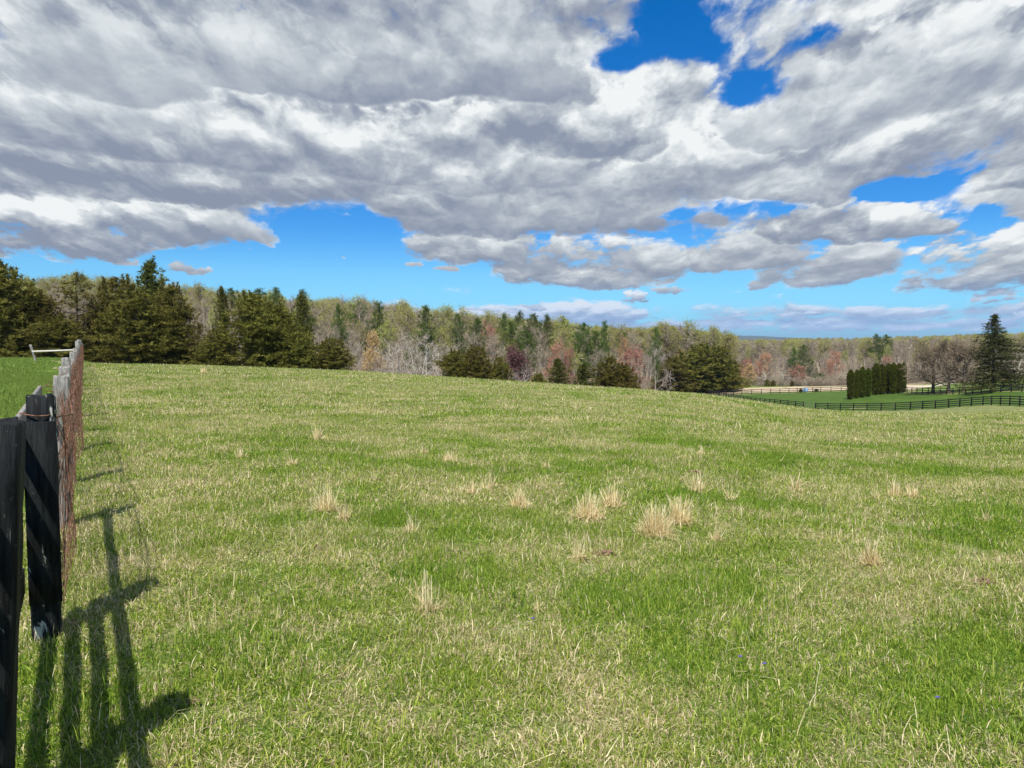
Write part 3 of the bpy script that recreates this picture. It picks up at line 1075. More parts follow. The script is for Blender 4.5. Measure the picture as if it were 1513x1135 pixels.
def mound(px, py, wp, hp, lab, seed, mat=CLAY):
    p = hit(px, py)
    s = wp / F * p[1] / 2
    r = np.random.default_rng(seed)
    mb = MB()
    for k in range(26):
        a = r.random() * 6.28; d = math.sqrt(r.random()) * s
        c = np.array([math.cos(a) * d, math.sin(a) * d * .7, 0.012 + .035 * (1 - d / s) * r.random()])
        rad = s * (0.10 + 0.16 * r.random())
        phi = (1 + 5 ** .5) / 2
        ico = np.array([(-1, phi, 0), (1, phi, 0), (-1, -phi, 0), (1, -phi, 0), (0, -1, phi), (0, 1, phi), (0, -1, -phi), (0, 1, -phi), (phi, 0, -1), (phi, 0, 1), (-phi, 0, -1), (-phi, 0, 1)])
        ico = ico / np.linalg.norm(ico[0]) * rad * (0.7 + .6 * r.random((12, 1))) * np.array([1, 1, .6])
        fc = [(0, 11, 5), (0, 5, 1), (0, 1, 7), (0, 7, 10), (0, 10, 11), (1, 5, 9), (5, 11, 4), (11, 10, 2), (10, 7, 6), (7, 1, 8), (3, 9, 4), (3, 4, 2), (3, 2, 6), (3, 6, 8), (3, 8, 9), (4, 9, 5), (2, 4, 11), (6, 2, 10), (8, 6, 7), (9, 8, 1)]
        mb.add(ico + c, t=fc)
    o = mb.build('soil_clod', mat, None, True)
    o.location = (p[0], p[1], g1(p[0], p[1]))
    tag(o, lab, 'clod of soil', 'crumbled bits of soil in the pasture')


mound(893, 820, 34, 8, 'reddish brown crumbled soil in front of the big straw tufts', 1)
mound(1452, 862, 30, 8, 'bare red clay patch by the right edge of the pasture', 2)
mound(1027, 700, 24, 5, 'reddish soil heap far out behind the upright straw tuft', 3)
mound(470, 812, 16, 5, 'small pale brown soil crumbs left of centre', 4)
mound(285, 1044, 20, 6, 'red clay crumbs near the fence shadow at lower left', 5)


# ------------------------------------------------------------------ trees
def foliage_mat(name, c1, c2, c3, transl=0.25):
    m, nt, b = new_mat(name)
    tint = nt.node('ShaderNodeAttribute', attribute_name='tint').outputs['Fac']
    col = nt.ramp(tint, [(0, c1), (0.5, c2), (1, c3)])
    oi = nt.node('ShaderNodeObjectInfo')
    hs = nt.node('ShaderNodeHueSaturation')
    nt.l.new(col, hs.inputs['Color'])
    nt.l.new(nt.m('MULTIPLY_ADD', oi.outputs['Random'], 0.035, 0.4825), hs.inputs['Hue'])
    nt.l.new(nt.m('MULTIPLY_ADD', oi.outputs['Random'], 0.35, 0.82), hs.inputs['Value'])
    nt.l.new(hs.outputs[0], b.inputs['Base Color'])
    b.inputs['Roughness'].default_value = 0.7
    tr = nt.node('ShaderNodeBsdfTranslucent'); nt.l.new(hs.outputs[0], tr.inputs[0])
    mx = nt.node('ShaderNodeMixShader'); mx.inputs[0].default_value = transl
    nt.l.new(b.outputs[0], mx.inputs[1]); nt.l.new(tr.outputs[0], mx.inputs[2])
    nt.l.new(mx.outputs[0], nt.t.nodes['Material Output'].inputs[0])
    return m


def bark_mat(name, c1, c2):
    m, nt, b = new_mat(name)
    P = nt.node('ShaderNodeTexCoord').outputs['Object']
    n = nt.noise(P, 3.0, 6, 0.65)
    oi = nt.node('ShaderNodeObjectInfo')
    col = nt.mix(nt.step(n, .35, .65), c1, c2)
    hs = nt.node('ShaderNodeHueSaturation')
    nt.l.new(col, hs.inputs['Color'])
    nt.l.new(nt.m('MULTIPLY_ADD', oi.outputs['Random'], 0.5, 0.75), hs.inputs['Value'])
    nt.l.new(hs.outputs[0], b.inputs['Base Color'])
    return m


M_CEDAR = foliage_mat('cedar_foliage', (0.060, 0.060, 0.009), (0.135, 0.125, 0.020), (0.24, 0.205, 0.042))
M_CEDARG = foliage_mat('green_cedar_foliage', (0.050, 0.060, 0.010), (0.105, 0.115, 0.020), (0.18, 0.18, 0.038))
M_PINE = foliage_mat('pine_foliage', (0.034, 0.064, 0.010), (0.080, 0.125, 0.020), (0.15, 0.20, 0.04))
M_SPRUCE = foliage_mat('spruce_foliage', (0.030, 0.036, 0.009), (0.062, 0.068, 0.016), (0.12, 0.12, 0.032))
M_ARBOR = foliage_mat('arborvitae_foliage', (0.038, 0.048, 0.002), (0.080, 0.094, 0.004), (0.15, 0.165, 0.010))
M_TWIG = bark_mat('twig_bark', (0.235, 0.19, 0.135), (0.40, 0.33, 0.24))
M_BARK = bark_mat('grey_bark', (0.18, 0.15, 0.11), (0.42, 0.37, 0.29))
M_WHITE = bark_mat('pale_bark', (0.36, 0.33, 0.27), (0.60, 0.57, 0.50))
M_SILV = bark_mat('silver_twigs', (0.30, 0.25, 0.20), (0.46, 0.40, 0.33))
M_DARKB = bark_mat('dark_bark', (0.07, 0.055, 0.04), (0.14, 0.11, 0.085))
M_BROWN = bark_mat('brown_twigs', (0.18, 0.135, 0.09), (0.28, 0.215, 0.145))
M_BUD = foliage_mat('yellow_green_buds', (0.28, 0.30, 0.06), (0.40, 0.41, 0.10), (0.52, 0.51, 0.17), .4)
M_RED = foliage_mat('reddish_buds', (0.40, 0.19, 0.13), (0.54, 0.29, 0.20), (0.66, 0.42, 0.30), .4)
M_MAR = foliage_mat('maroon_leaves', (0.13, 0.055, 0.055), (0.20, 0.095, 0.09), (0.30, 0.16, 0.15), .3)
M_PEACH = foliage_mat('peach_buds', (0.52, 0.32, 0.14), (0.60, 0.42, 0.20), (0.66, 0.50, 0.28), .4)
M_GREENL = foliage_mat('pale_green_leaves', (0.09, 0.14, 0.03), (0.16, 0.21, 0.055), (0.26, 0.31, 0.10), .35)


def rand_tris(centres, n, rad, ln, wd, r, up=0.0, squash=0.7):
    """n slim leaf triangles round each centre; returns verts, tris, tint"""
    m = len(centres)
    off = r.normal(0, 1, (m, n, 3)); off /= np.linalg.norm(off, axis=2)[..., None]
    off *= (r.random((m, n, 1)) ** 0.5) * np.asarray(rad).reshape(-1, 1, 1)
    off[..., 2] *= squash
    c = centres[:, None, :] + off
    d = off + r.normal(0, .35, (m, n, 3)) * np.asarray(rad).reshape(-1, 1, 1); d[..., 2] += up * np.asarray(rad).reshape(-1, 1)
    d /= np.linalg.norm(d, axis=2)[..., None] + 1e-9
    s = np.cross(d, r.normal(0, 1, (m, n, 3))); s /= np.linalg.norm(s, axis=2)[..., None] + 1e-9
    L = ln * (0.6 + 0.8 * r.random((m, n, 1))); W = wd * (0.6 + 0.8 * r.random((m, n, 1)))
    a = c - d * L * .4 - s * W / 2; b = c - d * L * .4 + s * W / 2; e = c + d * L * .6
    V = np.stack([a, b, e], 2).reshape(-1, 3)
    T = np.arange(m * n * 3).reshape(-1, 3)
    tint = np.repeat(np.clip(np.repeat(r.random(m) * .6, n) + r.random(m * n) * .4, 0, 1), 3)
    return V, T, tint


def conifer(seed, H, prof, nbr, droop=0.2, tuft=0.32, ntri=14, tl=.26, tw=.07, spacing=.42, inner=.25, base=.02, irregular=.25, bark=None, leaders=1, up=0.3, tips=0):
    """evergreen: prof(t)->radius fraction of H for t in 0..1 along the height. Returns (trunk mesh, crown mesh)"""
    r = np.random.default_rng(seed)
    tb = MB()
    lean = r.normal(0, .012, 2)
    zz = np.linspace(-.8, H * .97, 9)
    tb.tube(np.column_stack([zz * lean[0] + r.normal(0, .03, 9), zz * lean[1] + r.normal(0, .03, 9), zz]), np.linspace(H * .018, .015, 9), 7)
    C_, Rd = [], []
    side = [(0, 0, 1.0)]
    for l in range(leaders - 1):
        a = r.random() * 6.28
        side.append((math.cos(a) * H * .13, math.sin(a) * H * .13, .72 + .22 * r.random()))
    # lobes make the outline uneven
    lob = [(r.random() * 6.28, r.random(), .5 + .6 * r.random()) for _ in range(12)]
    for (ox, oy, hh) in side:
        nb = int(nbr / len(side) * (1 if hh == 1 else 1.1))
        for i in range(nb):
            t = base + (1 - base) * (i + r.random()) / nb
            th = r.random() * 6.283
            f = 1 + irregular * sum(w * math.exp(-((math.atan2(math.sin(th - a), math.cos(th - a)) / .7) ** 2) - ((t - c) / .14) ** 2) for a, c, w in lob) - irregular * .5
            L = prof(t) * H * f * (0.72 + .38 * r.random())
            if leaders > 1: L *= .78
            L = max(L, .12)
            z0 = t * H * hh - (0 if droop < 0 else 0)
            n = max(2, int(L / spacing))
            s0 = np.linspace(inner, 1, n)
            dz = -droop * L * s0 ** 1.3 + (0.25 * L * s0 if droop < .1 else 0)
            px = ox + np.cos(th) * L * s0; py = oy + np.sin(th) * L * s0
            jit = r.normal(0, tuft * .35, (n, 3))
            C_.append(np.column_stack([px, py, z0 + dz]) + jit)
            Rd.append(tuft * (0.65 + .6 * r.random(n)) * (1.15 - .35 * s0))
            if L > .8 and r.random() < .5:
                ss = np.linspace(0, .8, 4)
                tb.tube(np.column_stack([ox + np.cos(th) * L * ss, oy + np.sin(th) * L * ss, z0 - droop * L * ss ** 1.3 + (0.25 * L * ss if droop < .1 else 0)]), np.linspace(.035, .01, 4), 4, cap=False)
        # leader spire
        n = 5
        C_.append(np.column_stack([ox + r.normal(0, .03, n), oy + r.normal(0, .03, n), H * hh * np.linspace(.93, 1.02, n)])); Rd.append(np.full(n, tuft * .45))
    for k in range(tips):   # little spires that break the outline
        t = .35 + .62 * r.random(); th = r.random() * 6.283
        L = prof(t) * H * (.45 + .5 * r.random())
        n = 6
        z0 = t * H + L * .1
        C_.append(np.column_stack([np.cos(th) * L + r.normal(0, .04, n) + np.linspace(0, .15, n) * math.cos(th), np.sin(th) * L + r.normal(0, .04, n), z0 + np.linspace(0, H * .11, n)]))
        Rd.append(np.linspace(tuft * .9, tuft * .3, n))
    Cn = np.vstack(C_); Rn = np.concatenate(Rd)
    z = Cn[:, 2] > 0.02 * H - .3
    Cn, Rn = Cn[z], Rn[z]
    V, T, ti = rand_tris(Cn, ntri, Rn, tl, tw, r, up=up)
    cb = MB(); cb.add(V, t=T, a=ti)
    return tb.mesh('trunk', True), cb.mesh('crown')


def bare(seed, H, spread, clear=.35, nl=11, n2=6, n3=5, ntw=6, r0=None, twl=.9, tww=.035, upright=.75, fork=False, buds=0, bl=.12, budhi=.3, multi=1, arch=0.0):
    """leafless tree: limbs into the trunk mesh, fine twigs (and buds) into the crown mesh"""
    r = np.random.default_rng(seed)
    tb = MB(); tw0 = []; tw1 = []; tws = []
    r0 = r0 or H * .014

    def seg(p, d, L, n, wob, lift=0.0):
        P = [p]; q = p.copy(); dd = d.copy()
        for k in range(n):
            dd = dd + r.normal(0, wob, 3) + np.array([0, 0, lift]); dd /= np.linalg.norm(dd)
            q = q + dd * L / n; P.append(q)
        return np.array(P), dd

    def child_dir(d, ang):
        a = r.normal(0, 1, 3); a -= a.dot(d) * d; a /= np.linalg.norm(a)
        v = d * math.cos(ang) + a * math.sin(ang)
        return v / np.linalg.norm(v)

    for mt in range(multi):
        if multi > 1:
            a = mt / multi * 6.283 + r.random()
            d0 = np.array([math.cos(a) * .45, math.sin(a) * .45, 1.0]); d0 /= np.linalg.norm(d0)
            start = np.array([math.cos(a) * .15, math.sin(a) * .15, -.4])
        else:
            d0 = np.array([r.normal(0, .04), r.normal(0, .04), 1.0]); d0 /= np.linalg.norm(d0)
            start = np.array([0, 0, -.6])
        tl = H * (.62 if fork else .86)
        TP, _ = seg(start, d0, tl + .4, 10, .05, .03)
        rt = r0 if multi == 1 else r0 * .6
        tb.tube(TP, np.linspace(rt, rt * .25, len(TP)) * np.array([1.25] + [1] * (len(TP) - 1)), 7)
        for i in range(nl):
            f = clear + (1 - clear) * (i + r.random() * .8) / nl
            k = f * (len(TP) - 1); k0 = min(int(k), len(TP) - 2)
            p = TP[k0] + (TP[k0 + 1] - TP[k0]) * (k - k0)
            az = i * 2.4 + r.random()
            ang = (0.55 + .5 * (1 - f)) * (1.25 - .6 * upright) * 1.5
            d = np.array([math.cos(az) * math.sin(ang), math.sin(az) * math.sin(ang), math.cos(ang)])
            L = spread * (0.65 + .5 * r.random()) * (1.1 - .55 * max(0, (f - clear) / (1 - clear)) ** 1.5)
            LP_, dl = seg(p, d, L, 6, .13, .10 * upright - arch * .05)
            rl = rt * .42 * (1.15 - f * .6)
            tb.tube(LP_, np.linspace(rl, rl * .25, 7), 5, cap=False)
            for j in range(n2):
                kk = (0.25 + .75 * (j + r.random()) / n2) * 5.9; k0 = int(kk)
                p2 = LP_[k0] + (LP_[min(k0 + 1, 6)] - LP_[k0]) * (kk - k0)
                d2 = child_dir((LP_[min(k0 + 1, 6)] - LP_[k0]) / (np.linalg.norm(LP_[min(k0 + 1, 6)] - LP_[k0]) + 1e-9), .5 + .5 * r.random())
                L2 = L * (.5 - .22 * j / n2) * (.7 + .6 * r.random())
                P2, _ = seg(p2, d2, L2, 4, .18, .08 * upright - arch * .08)
                tb.tube(P2, np.linspace(rl * .4, rl * .14, 5), 4, cap=False)
                for m_ in range(n3):
                    kk = (0.15 + .85 * (m_ + r.random()) / n3) * 3.9; k0 = int(kk)
                    p3 = P2[k0] + (P2[k0 + 1] - P2[k0]) * (kk - k0)
                    dd = P2[k0 + 1] - P2[k0]; dd /= np.linalg.norm(dd)
                    d3 = child_dir(dd, .45 + .5 * r.random())
                    L3 = twl * (.6 + .7 * r.random())
                    e3 = p3 + d3 * L3 + np.array([0, 0, .12 * L3])
                    tw0.append(p3); tw1.append(e3); tws.append(1.4)
                    for q_ in range(ntw):
                        ff = .15 + .85 * r.random()
                        p4 = p3 + (e3 - p3) * ff
                        d4 = child_dir(d3, .4 + .6 * r.random())
                        tw0.append(p4); tw1.append(p4 + d4 * L3 * (.35 + .4 * r.random()) + np.array([0, 0, .05])); tws.append(.7)
    a = np.array(tw0); b = np.array(tw1); w = np.array(tws) * tww
    d = b - a
    s = np.cross(d, r.normal(0, 1, d.shape)); s /= np.linalg.norm(s, axis=1)[:, None] + 1e-9
    V = np.stack([a - s * w[:, None] / 2, a + s * w[:, None] / 2, b], 1).reshape(-1, 3)
    mid = np.repeat(r.random(len(a)), 3)
    cb = MB(); cb.add(V, t=np.arange(len(V)).reshape(-1, 3), a=mid)
    bm = None
    if buds:
        sel = r.integers(0, len(b), buds)
        cc = b[sel]
        zc = cc[:, 2] / H
        cc = cc[r.random(len(cc)) < np.clip((zc - budhi) / .25, 0, 1)]
        Vb, Tb, ti = rand_tris(cc, 3, np.full(len(cc), .16), bl, bl * .7, r)
        bb = MB(); bb.add(Vb, t=Tb, a=ti)
        bm = bb.mesh('buds')
    return tb.mesh('trunk', True), cb.mesh('crown'), bm


def sz(me, H, dz=True):
    return me


class Kind:
    """a tree prototype: list of (part name, mesh, material)"""
    def __init__(s, name, H, parts):
        s.name = name; s.H = H; s.parts = []
        for (pn, me, mat) in parts:
            if me is None: continue
            if mat and not me.materials: me.materials.append(mat)
            s.parts.append((pn, me))
        s.proto = None

    def place(s, x, y, z, H, width=1.0, rz=None, label=None, cat='tree', group=None, tilt=0.0, name=None):
        k = H / s.H
        t = empty(name or s.name, (x, y, z), random.random() * 6.28 if rz is None else rz)
        t.scale = (k * width, k * width, k)
        if tilt: t.rotation_euler = (tilt * .3, tilt, 0)
        for pn, me in s.parts:
            o = bpy.data.objects.new(pn, me)
            C.objects.link(o); o.parent = t
        tag(t, label, cat, group)
        return t


random.seed(4)


def cedar_prof(t):
    return (0.37 * (1 - t) ** 0.45 * min(1, .78 + t * 2.0)) + .01


def cone_prof(t):
    return .30 * (1 - t) ** .8 * min(1, .6 + t * 4) + .012


def pine_prof(t):
    return .25 * (1 - t) ** .42 * min(1, max(.2, (t - .18) * 3.4)) + .02


def K(name, H, tc, bark, fol):
    return Kind(name, H, [('trunk', tc[0], bark), ('crown', tc[1], fol)])


CED = [K('cedar_tree', 10, conifer(31 + i, 10, cedar_prof, 420, droop=0.0, tuft=.34, ntri=15, tl=.30, tw=.085, spacing=.40, leaders=(1, 3, 2)[i], irregular=.45, tips=34, up=.6), M_DARKB, M_CEDAR) for i in range(3)]
CEDC = [K('cedar_tree', 10, conifer(41 + i, 10, cone_prof, 330, droop=0.0, tuft=.33, ntri=14, tl=.30, tw=.08, spacing=.42, irregular=.4, tips=14), M_DARKB, M_CEDARG) for i in range(2)]
SPARSE = K('cedar_tree', 10, conifer(47, 10, lambda t: .30 * (1 - t) ** .5 + .03, 95, droop=0.06, tuft=.33, ntri=13, tl=.3, tw=.08, spacing=.45, irregular=.6, inner=.35, tips=4), M_DARKB, M_CEDAR)
PINE = [K('pine_tree', 15, conifer(51 + i, 15, pine_prof, 150, droop=.05, tuft=.62, ntri=26, tl=.34, tw=.07, spacing=.6, irregular=.55, inner=.35, base=.22, up=.5), M_BARK, M_PINE) for i in range(3)]
SPRU = K('spruce_tree', 14, conifer(61, 14, lambda t: .30 * (1 - t) ** .8 * min(1, .75 + t * 3) + .012, 420, droop=.10, tuft=.30, ntri=14, tl=.32, tw=.065, spacing=.38, irregular=.6, base=.06, tips=0), M_DARKB, M_SPRUCE)
ARB = [K('arborvitae', 6, conifer(71 + i, 6, lambda t: .105 * min(1, (1 - t) * 4.5) ** .6 * min(1, .88 + t), 520, droop=-.5, tuft=.13, ntri=16, tl=.16, tw=.06, spacing=.14, inner=.55, irregular=.10, up=1.2, base=.0), M_DARKB, M_ARBOR) for i in range(2)]

BARE = []
for i in range(4):
    t_, c_, b_ = bare(81 + i, 18, 3.2, clear=.42, nl=12, n2=6, n3=5, ntw=5, upright=.9, twl=1.1, tww=.04)
    BARE.append(Kind('bare_tree', 18, [('trunk', t_, M_BARK), ('crown', c_, M_TWIG)]))
BUD = []
for i in range(3):
    t_, c_, b_ = bare(91 + i, 18, 3.3, clear=.40, nl=12, n2=6, n3=5, ntw=4, upright=.9, twl=1.1, tww=.04, buds=1700, bl=.20, budhi=.45)
    BUD.append(Kind('budding_tree', 18, [('trunk', t_, M_BARK), ('crown', c_, M_TWIG), ('buds', b_, M_BUD)]))
LEAF = []
t_, c_, b_ = bare(96, 16, 3.0, clear=.25, nl=13, n2=6, n3=5, ntw=3, upright=.9, twl=1.0, tww=.04, buds=3600, bl=.30, budhi=.2)
LEAF.append(Kind('leafing_tree', 16, [('trunk', t_, M_BARK), ('crown', c_, M_TWIG), ('leaves', b_, M_GREENL)]))


def round_kind(seed, H, sp, mb_, mt_, mbud, nm, buds=2200, pn='buds', **kw):
    a = dict(clear=.25, nl=12, n2=6, n3=5, ntw=6, upright=.6, twl=.8, tww=.035, buds=buds, bl=.2, budhi=.15)
    a.update(kw)
    t_, c_, b_ = bare(seed, H, sp, **a)
    return Kind(nm, H, [('trunk', t_, mb_), ('crown', c_, mt_), (pn, b_, mbud)])


REDT = round_kind(101, 9, 3.4, M_BARK, M_TWIG, M_RED, 'maple_tree')
MART = round_kind(102, 6, 2.4, M_DARKB, M_BROWN, M_MAR, 'plum_tree', buds=2600, pn='leaves')
PEACHT = round_kind(103, 7, 2.4, M_BARK, M_TWIG, M_PEACH, 'budding_tree', buds=1800)
SILVT = round_kind(104, 7, 3.2, M_WHITE, M_SILV, None, 'bare_shrub', buds=0, multi=4, clear=.12, nl=6, n2=5, n3=4, ntw=4, twl=.8, tww=.035, r0=.16)
GREYT = round_kind(105, 8, 3.4, M_SILV, M_SILV, None, 'bare_tree', buds=0, clear=.2, twl=.8, ntw=7)
ORCH = [round_kind(106 + i, 12, 5.0, M_DARKB, M_BROWN, None, 'orchard_tree', buds=0, clear=.22, nl=14, n2=9, n3=8, ntw=8, upright=.55, twl=1.1, tww=.05, r0=.30, fork=True) for i in range(2)]
SYC = round_kind(109, 14, 4.5, M_WHITE, M_SILV, None, 'sycamore_tree', buds=0, clear=.3, nl=8, n2=5, n3=4, ntw=3, twl=.9, r0=.28, fork=True)


def plant(kind, px, ytop, Y, wpx=None, label=None, cat='tree', group=None, sink=0.0, tilt=0.0, natural=None, **kw):
    """tree whose tip is seen at row ytop, standing at depth Y"""
    x, y, z = world(px, Y)
    H = top_z(ytop, Y) - z
    H = max(H, 1.0)
    w = 1.0
    if wpx:
        w = (wpx / F * Y) / (natural * H)
    return kind.place(x, y, z - sink, H, w, label=label, cat=cat, group=group, tilt=tilt, **kw)


GC = 'evergreen cedars along the edge of the pasture'
NC = .56
CEDARS = [
    (CED[1], 8, 392, 74, 120, 'dense olive cedar cut by the left edge of the photo'),
    (CED[0], 62, 436, 76, 90, 'broad olive cedar behind the leaning rail post'),
    (CED[2], -40, 420, 78, 110, 'olive cedar just outside the left edge, its boughs reaching in'),
    (SPARSE, 118, 405, 78, 92, 'thin see-through cedar with layered boughs behind the far end of the wire fence'),
    (CED[0], 92, 470, 72, 80, 'low bushy cedar at the foot of the thin see-through one'),
    (CED[1], 176, 412, 80, 100, 'olive cedar left of the tallest pointed one'),
    (CEDC[0], 225, 388, 80, 95, 'tallest cedar with a pointed spire at left'),
    (CED[2], 205, 432, 74, 130, 'wide round cedar in front of the tall spire'),
    (CED[0], 254, 425, 79, 80, 'cedar on the right shoulder of the tall spire'),
    (SPARSE, 295, 478, 78, 70, 'low straggly cedar right of the spire group'),
    (CEDC[1], 330, 425, 96, 44, 'slim green cedar standing farther back between two cedar masses'),
    (CED[2], 322, 486, 76, 70, 'low bushy cedar at the left foot of the big double cedar'),
    (CED[1], 375, 436, 78, 110, 'big dense double-crowned cedar right of the slim one'),
    (CED[0], 412, 452, 78, 86, 'cedar leaning against the right of the double-crowned one'),
    (CEDC[0], 447, 436, 92, 54, 'pointed darker cedar behind the right end of the left row'),
    (CED[2], 440, 492, 76, 60, 'low bushy cedar between the pointed one and the last small round one'),
    (CED[1], 492, 500, 78, 72, 'small round cedar ending the left row'),
    (CED[0], 672, 518, 82, 44, 'small cedar right of the silvery bare shrub'),
    (CED[1], 704, 512, 84, 60, 'middle one of the small cedars right of the silvery shrub'),
    (CED[2], 738, 528, 84, 46, 'small yellowish cedar left of the maroon plum'),
    (CEDC[1], 824, 530, 92, 50, 'dark pointed small cedar left of centre pair'),
    (CED[0], 795, 552, 88, 34, 'lowest dark cedar bush right of the maroon plum'),
    (CEDC[0], 862, 538, 94, 56, 'green middle cedar of the central row'),
    (CED[2], 900, 528, 94, 56, 'round dark cedar in the central row'),
    (CED[0], 922, 540, 94, 54, 'rightmost cedar of the central row, sloping down to the right'),
    (CED[0], 993, 530, 200, 56, 'smaller cedar leaning on the left side of the big round one'),
    (CED[1], 1036, 509, 208, 96, 'big round dark cedar beside the paddock corner'),
    (CED[2], 1066, 514, 206, 60, 'right lobe of the big cedar clump beside the paddock corner'),
]
for k_, px, yt, Y, w, lab in CEDARS:
    plant(k_, px, yt, Y, w, lab, 'cedar tree', GC, natural=NC, sink=.1)

# pines
PINES = [
    (630, 455, 150, 34, 'dark round-topped pine rising above the silvery shrub'), (562, 450, 150, 28, 'dark pine just left of the round-topped one above the peach tree'),
    (531, 449, 160, 30, 'dark pine in the wood left of the peach-coloured tree'), (501, 452, 150, 22, 'thin pine with gaps, right of the left cedar row'),
    (449, 433, 130, 34, 'tall pine behind the pointed dark cedar'), (678, 466, 150, 22, 'slim pine left of a rounder dark pine'),
    (706, 473, 145, 36, 'rounded dark pine over the small cedars'), (755, 478, 145, 42, 'broad dark pine over the maroon plum'),
    (778, 490, 150, 34, 'pine between the broad dark one and the orange tree'), (745, 466, 190, 26, 'distant pine top at the left end of the pine stand on the skyline'),
    (768, 464, 195, 30, 'distant dark pine second in the stand on the skyline'), (790, 466, 195, 30, 'distant dark pine in the middle of the stand on the skyline'),
    (808, 468, 195, 28, 'distant dark pine right of the middle of the stand on the skyline'), (832, 472, 195, 28, 'distant pine at the right end of the stand on the skyline'),
    (862, 480, 140, 34, 'lighter green pine over the central cedars'), (880, 492, 140, 30, 'lighter green pine leaning right over the central cedars'),
    (893, 478, 150, 20, 'thin pine right of the two lighter green ones'), (920, 494, 150, 18, 'small dark pine behind the yellow tree'),
    (968, 486, 190, 18, 'small pine in the grey wood left of the big round cedar'),
    (385, 430, 180, 50, 'pine on the skyline behind the double-crowned cedar'), (345, 428, 190, 30, 'pine crown on the skyline behind the slim cedar'), (410, 428, 185, 34, 'pine on the skyline right of the double-crowned cedar'),
    (1172, 516, 255, 16, 'thin dark pine, left one of two at the far field edge'), (1186, 511, 256, 18, 'taller dark pine, right one of two at the far field edge'),
    (1200, 535, 258, 14, 'short dark pine right of the two at the far field edge'),
    (1293, 496, 330, 22, 'left half of a twin pine crown on the far ridge above the hedge'), (1308, 496, 330, 20, 'right half of a twin pine crown on the far ridge above the hedge'),
    (1212, 552, 250, 20, 'low dark evergreen at the back of the dry field'), (1204, 556, 250, 16, 'lowest dark evergreen bush at the back of the dry field'),
]
for i, (px, yt, Y, w, lab) in enumerate(PINES):
    plant(PINE[i % 3], px, yt, Y, w, lab, 'pine tree', 'pines standing in the woods', natural=.36)

# coloured and bare single trees
plant(SILVT, 585, 506, 92, 80, 'silvery bare many-stemmed shrub, left part of the pale thicket', 'bare shrub', 'pale bare shrubs below the round-topped pine', natural=.95)
plant(SILVT, 622, 497, 95, 84, 'silvery bare many-stemmed shrub, right part of the pale thicket', 'bare shrub', 'pale bare shrubs below the round-topped pine', natural=.95)
plant(SILVT, 655, 510, 100, 54, 'small silvery bare shrub beside the small cedars', 'bare shrub', 'pale bare shrubs below the round-topped pine', natural=.95)
plant(SILVT, 762, 544, 92, 46, 'low pale bare shrub at the foot of the maroon plum', 'bare shrub', natural=.95)
plant(GREYT, 525, 510, 100, 40, 'small dark-twigged bare tree right of the last small round cedar', 'bare tree', natural=.85)
plant(MART, 768, 520, 104, 46, 'maroon-leaved plum tree behind small cedars', 'plum tree', natural=.85)
plant(PEACHT, 546, 496, 118, 34, 'peach-coloured budding tree left of the silvery thicket', 'tree', natural=.75)
plant(PEACHT, 925, 505, 140, 24, 'yellow budding tree above the pink maple', 'tree', natural=.75)
G2 = 'reddish budding maples at the wood edge'
for px, yt, Y, w, lab in [(818, 508, 120, 34, 'orange-red budding maple above the dark pointed small cedar'), (836, 518, 122, 26, 'orange budding maple right of the redder one'),
                          (930, 517, 118, 54, 'pink budding maple left of the round grey tree'), (1007, 522, 216, 22, 'pinkish budding maple behind the left side of the big round cedar'),
                          (727, 482, 150, 34, 'dull red budding maple between two dark pines'), (1128, 524, 252, 32, 'red budding maple with a pale trunk behind the far fence'),
                          (1180, 540, 252, 30, 'pink budding maple beside the two far pines'), (1100, 532, 256, 26, 'faint pink budding maple right of the big round cedar'),
                          (1236, 520, 300, 30, 'orange-red maple crown deep in the right wood'), (1222, 532, 290, 24, 'rusty maple crown left of the orange-red one deep in the right wood'),
                          (1312, 528, 262, 26, 'pale pink maple crown above the hedge'), (1088, 540, 252, 20, 'small pink maple close to the big cedar clump')]:
    plant(REDT, px, yt, Y, w, lab, 'maple tree', G2, natural=.82)
plant(GREYT, 965, 516, 120, 54, 'round grey-white bare tree left of the big round cedar', 'bare tree', natural=.85)
plant(PEACHT, 1108, 540, 250, 22, 'pale yellow-green small tree at the left of the dry field', 'tree', natural=.75)
G3 = 'pale-barked sycamores at the edges of the right wood'
plant(SYC, 1160, 535, 246, 40, 'white leaning sycamore at the back of the dry field', 'sycamore tree', G3, natural=.75, tilt=R(-14))
plant(SYC, 1130, 538, 248, 30, 'upright pale sycamore under the red maple', 'sycamore tree', G3, natural=.75)
plant(SYC, 1500, 505, 170, 50, 'white-limbed sycamore right of the dark spruce', 'sycamore tree', G3, natural=.75, tilt=R(10))
plant(SYC, 1305, 512, 265, 26, 'pale sycamore rising behind the tall hedge', 'sycamore tree', G3, natural=.75)
G4 = 'brown bare orchard trees behind the right paddock'
plant(ORCH[0], 1378, 488, 150, 84, 'brown bare orchard tree at the left of three', 'orchard tree', G4, natural=.78)
plant(ORCH[1], 1402, 485, 146, 74, 'brown bare orchard tree in the middle of three', 'orchard tree', G4, natural=.78)
plant(ORCH[0], 1424, 484, 143, 70, 'brown bare orchard tree leaning towards the dark spruce', 'orchard tree', G4, natural=.78, rz=2.0)
plant(SPRU, 1466, 466, 130, 102, 'tall dark spruce standing alone on the right', 'spruce tree', natural=.62)
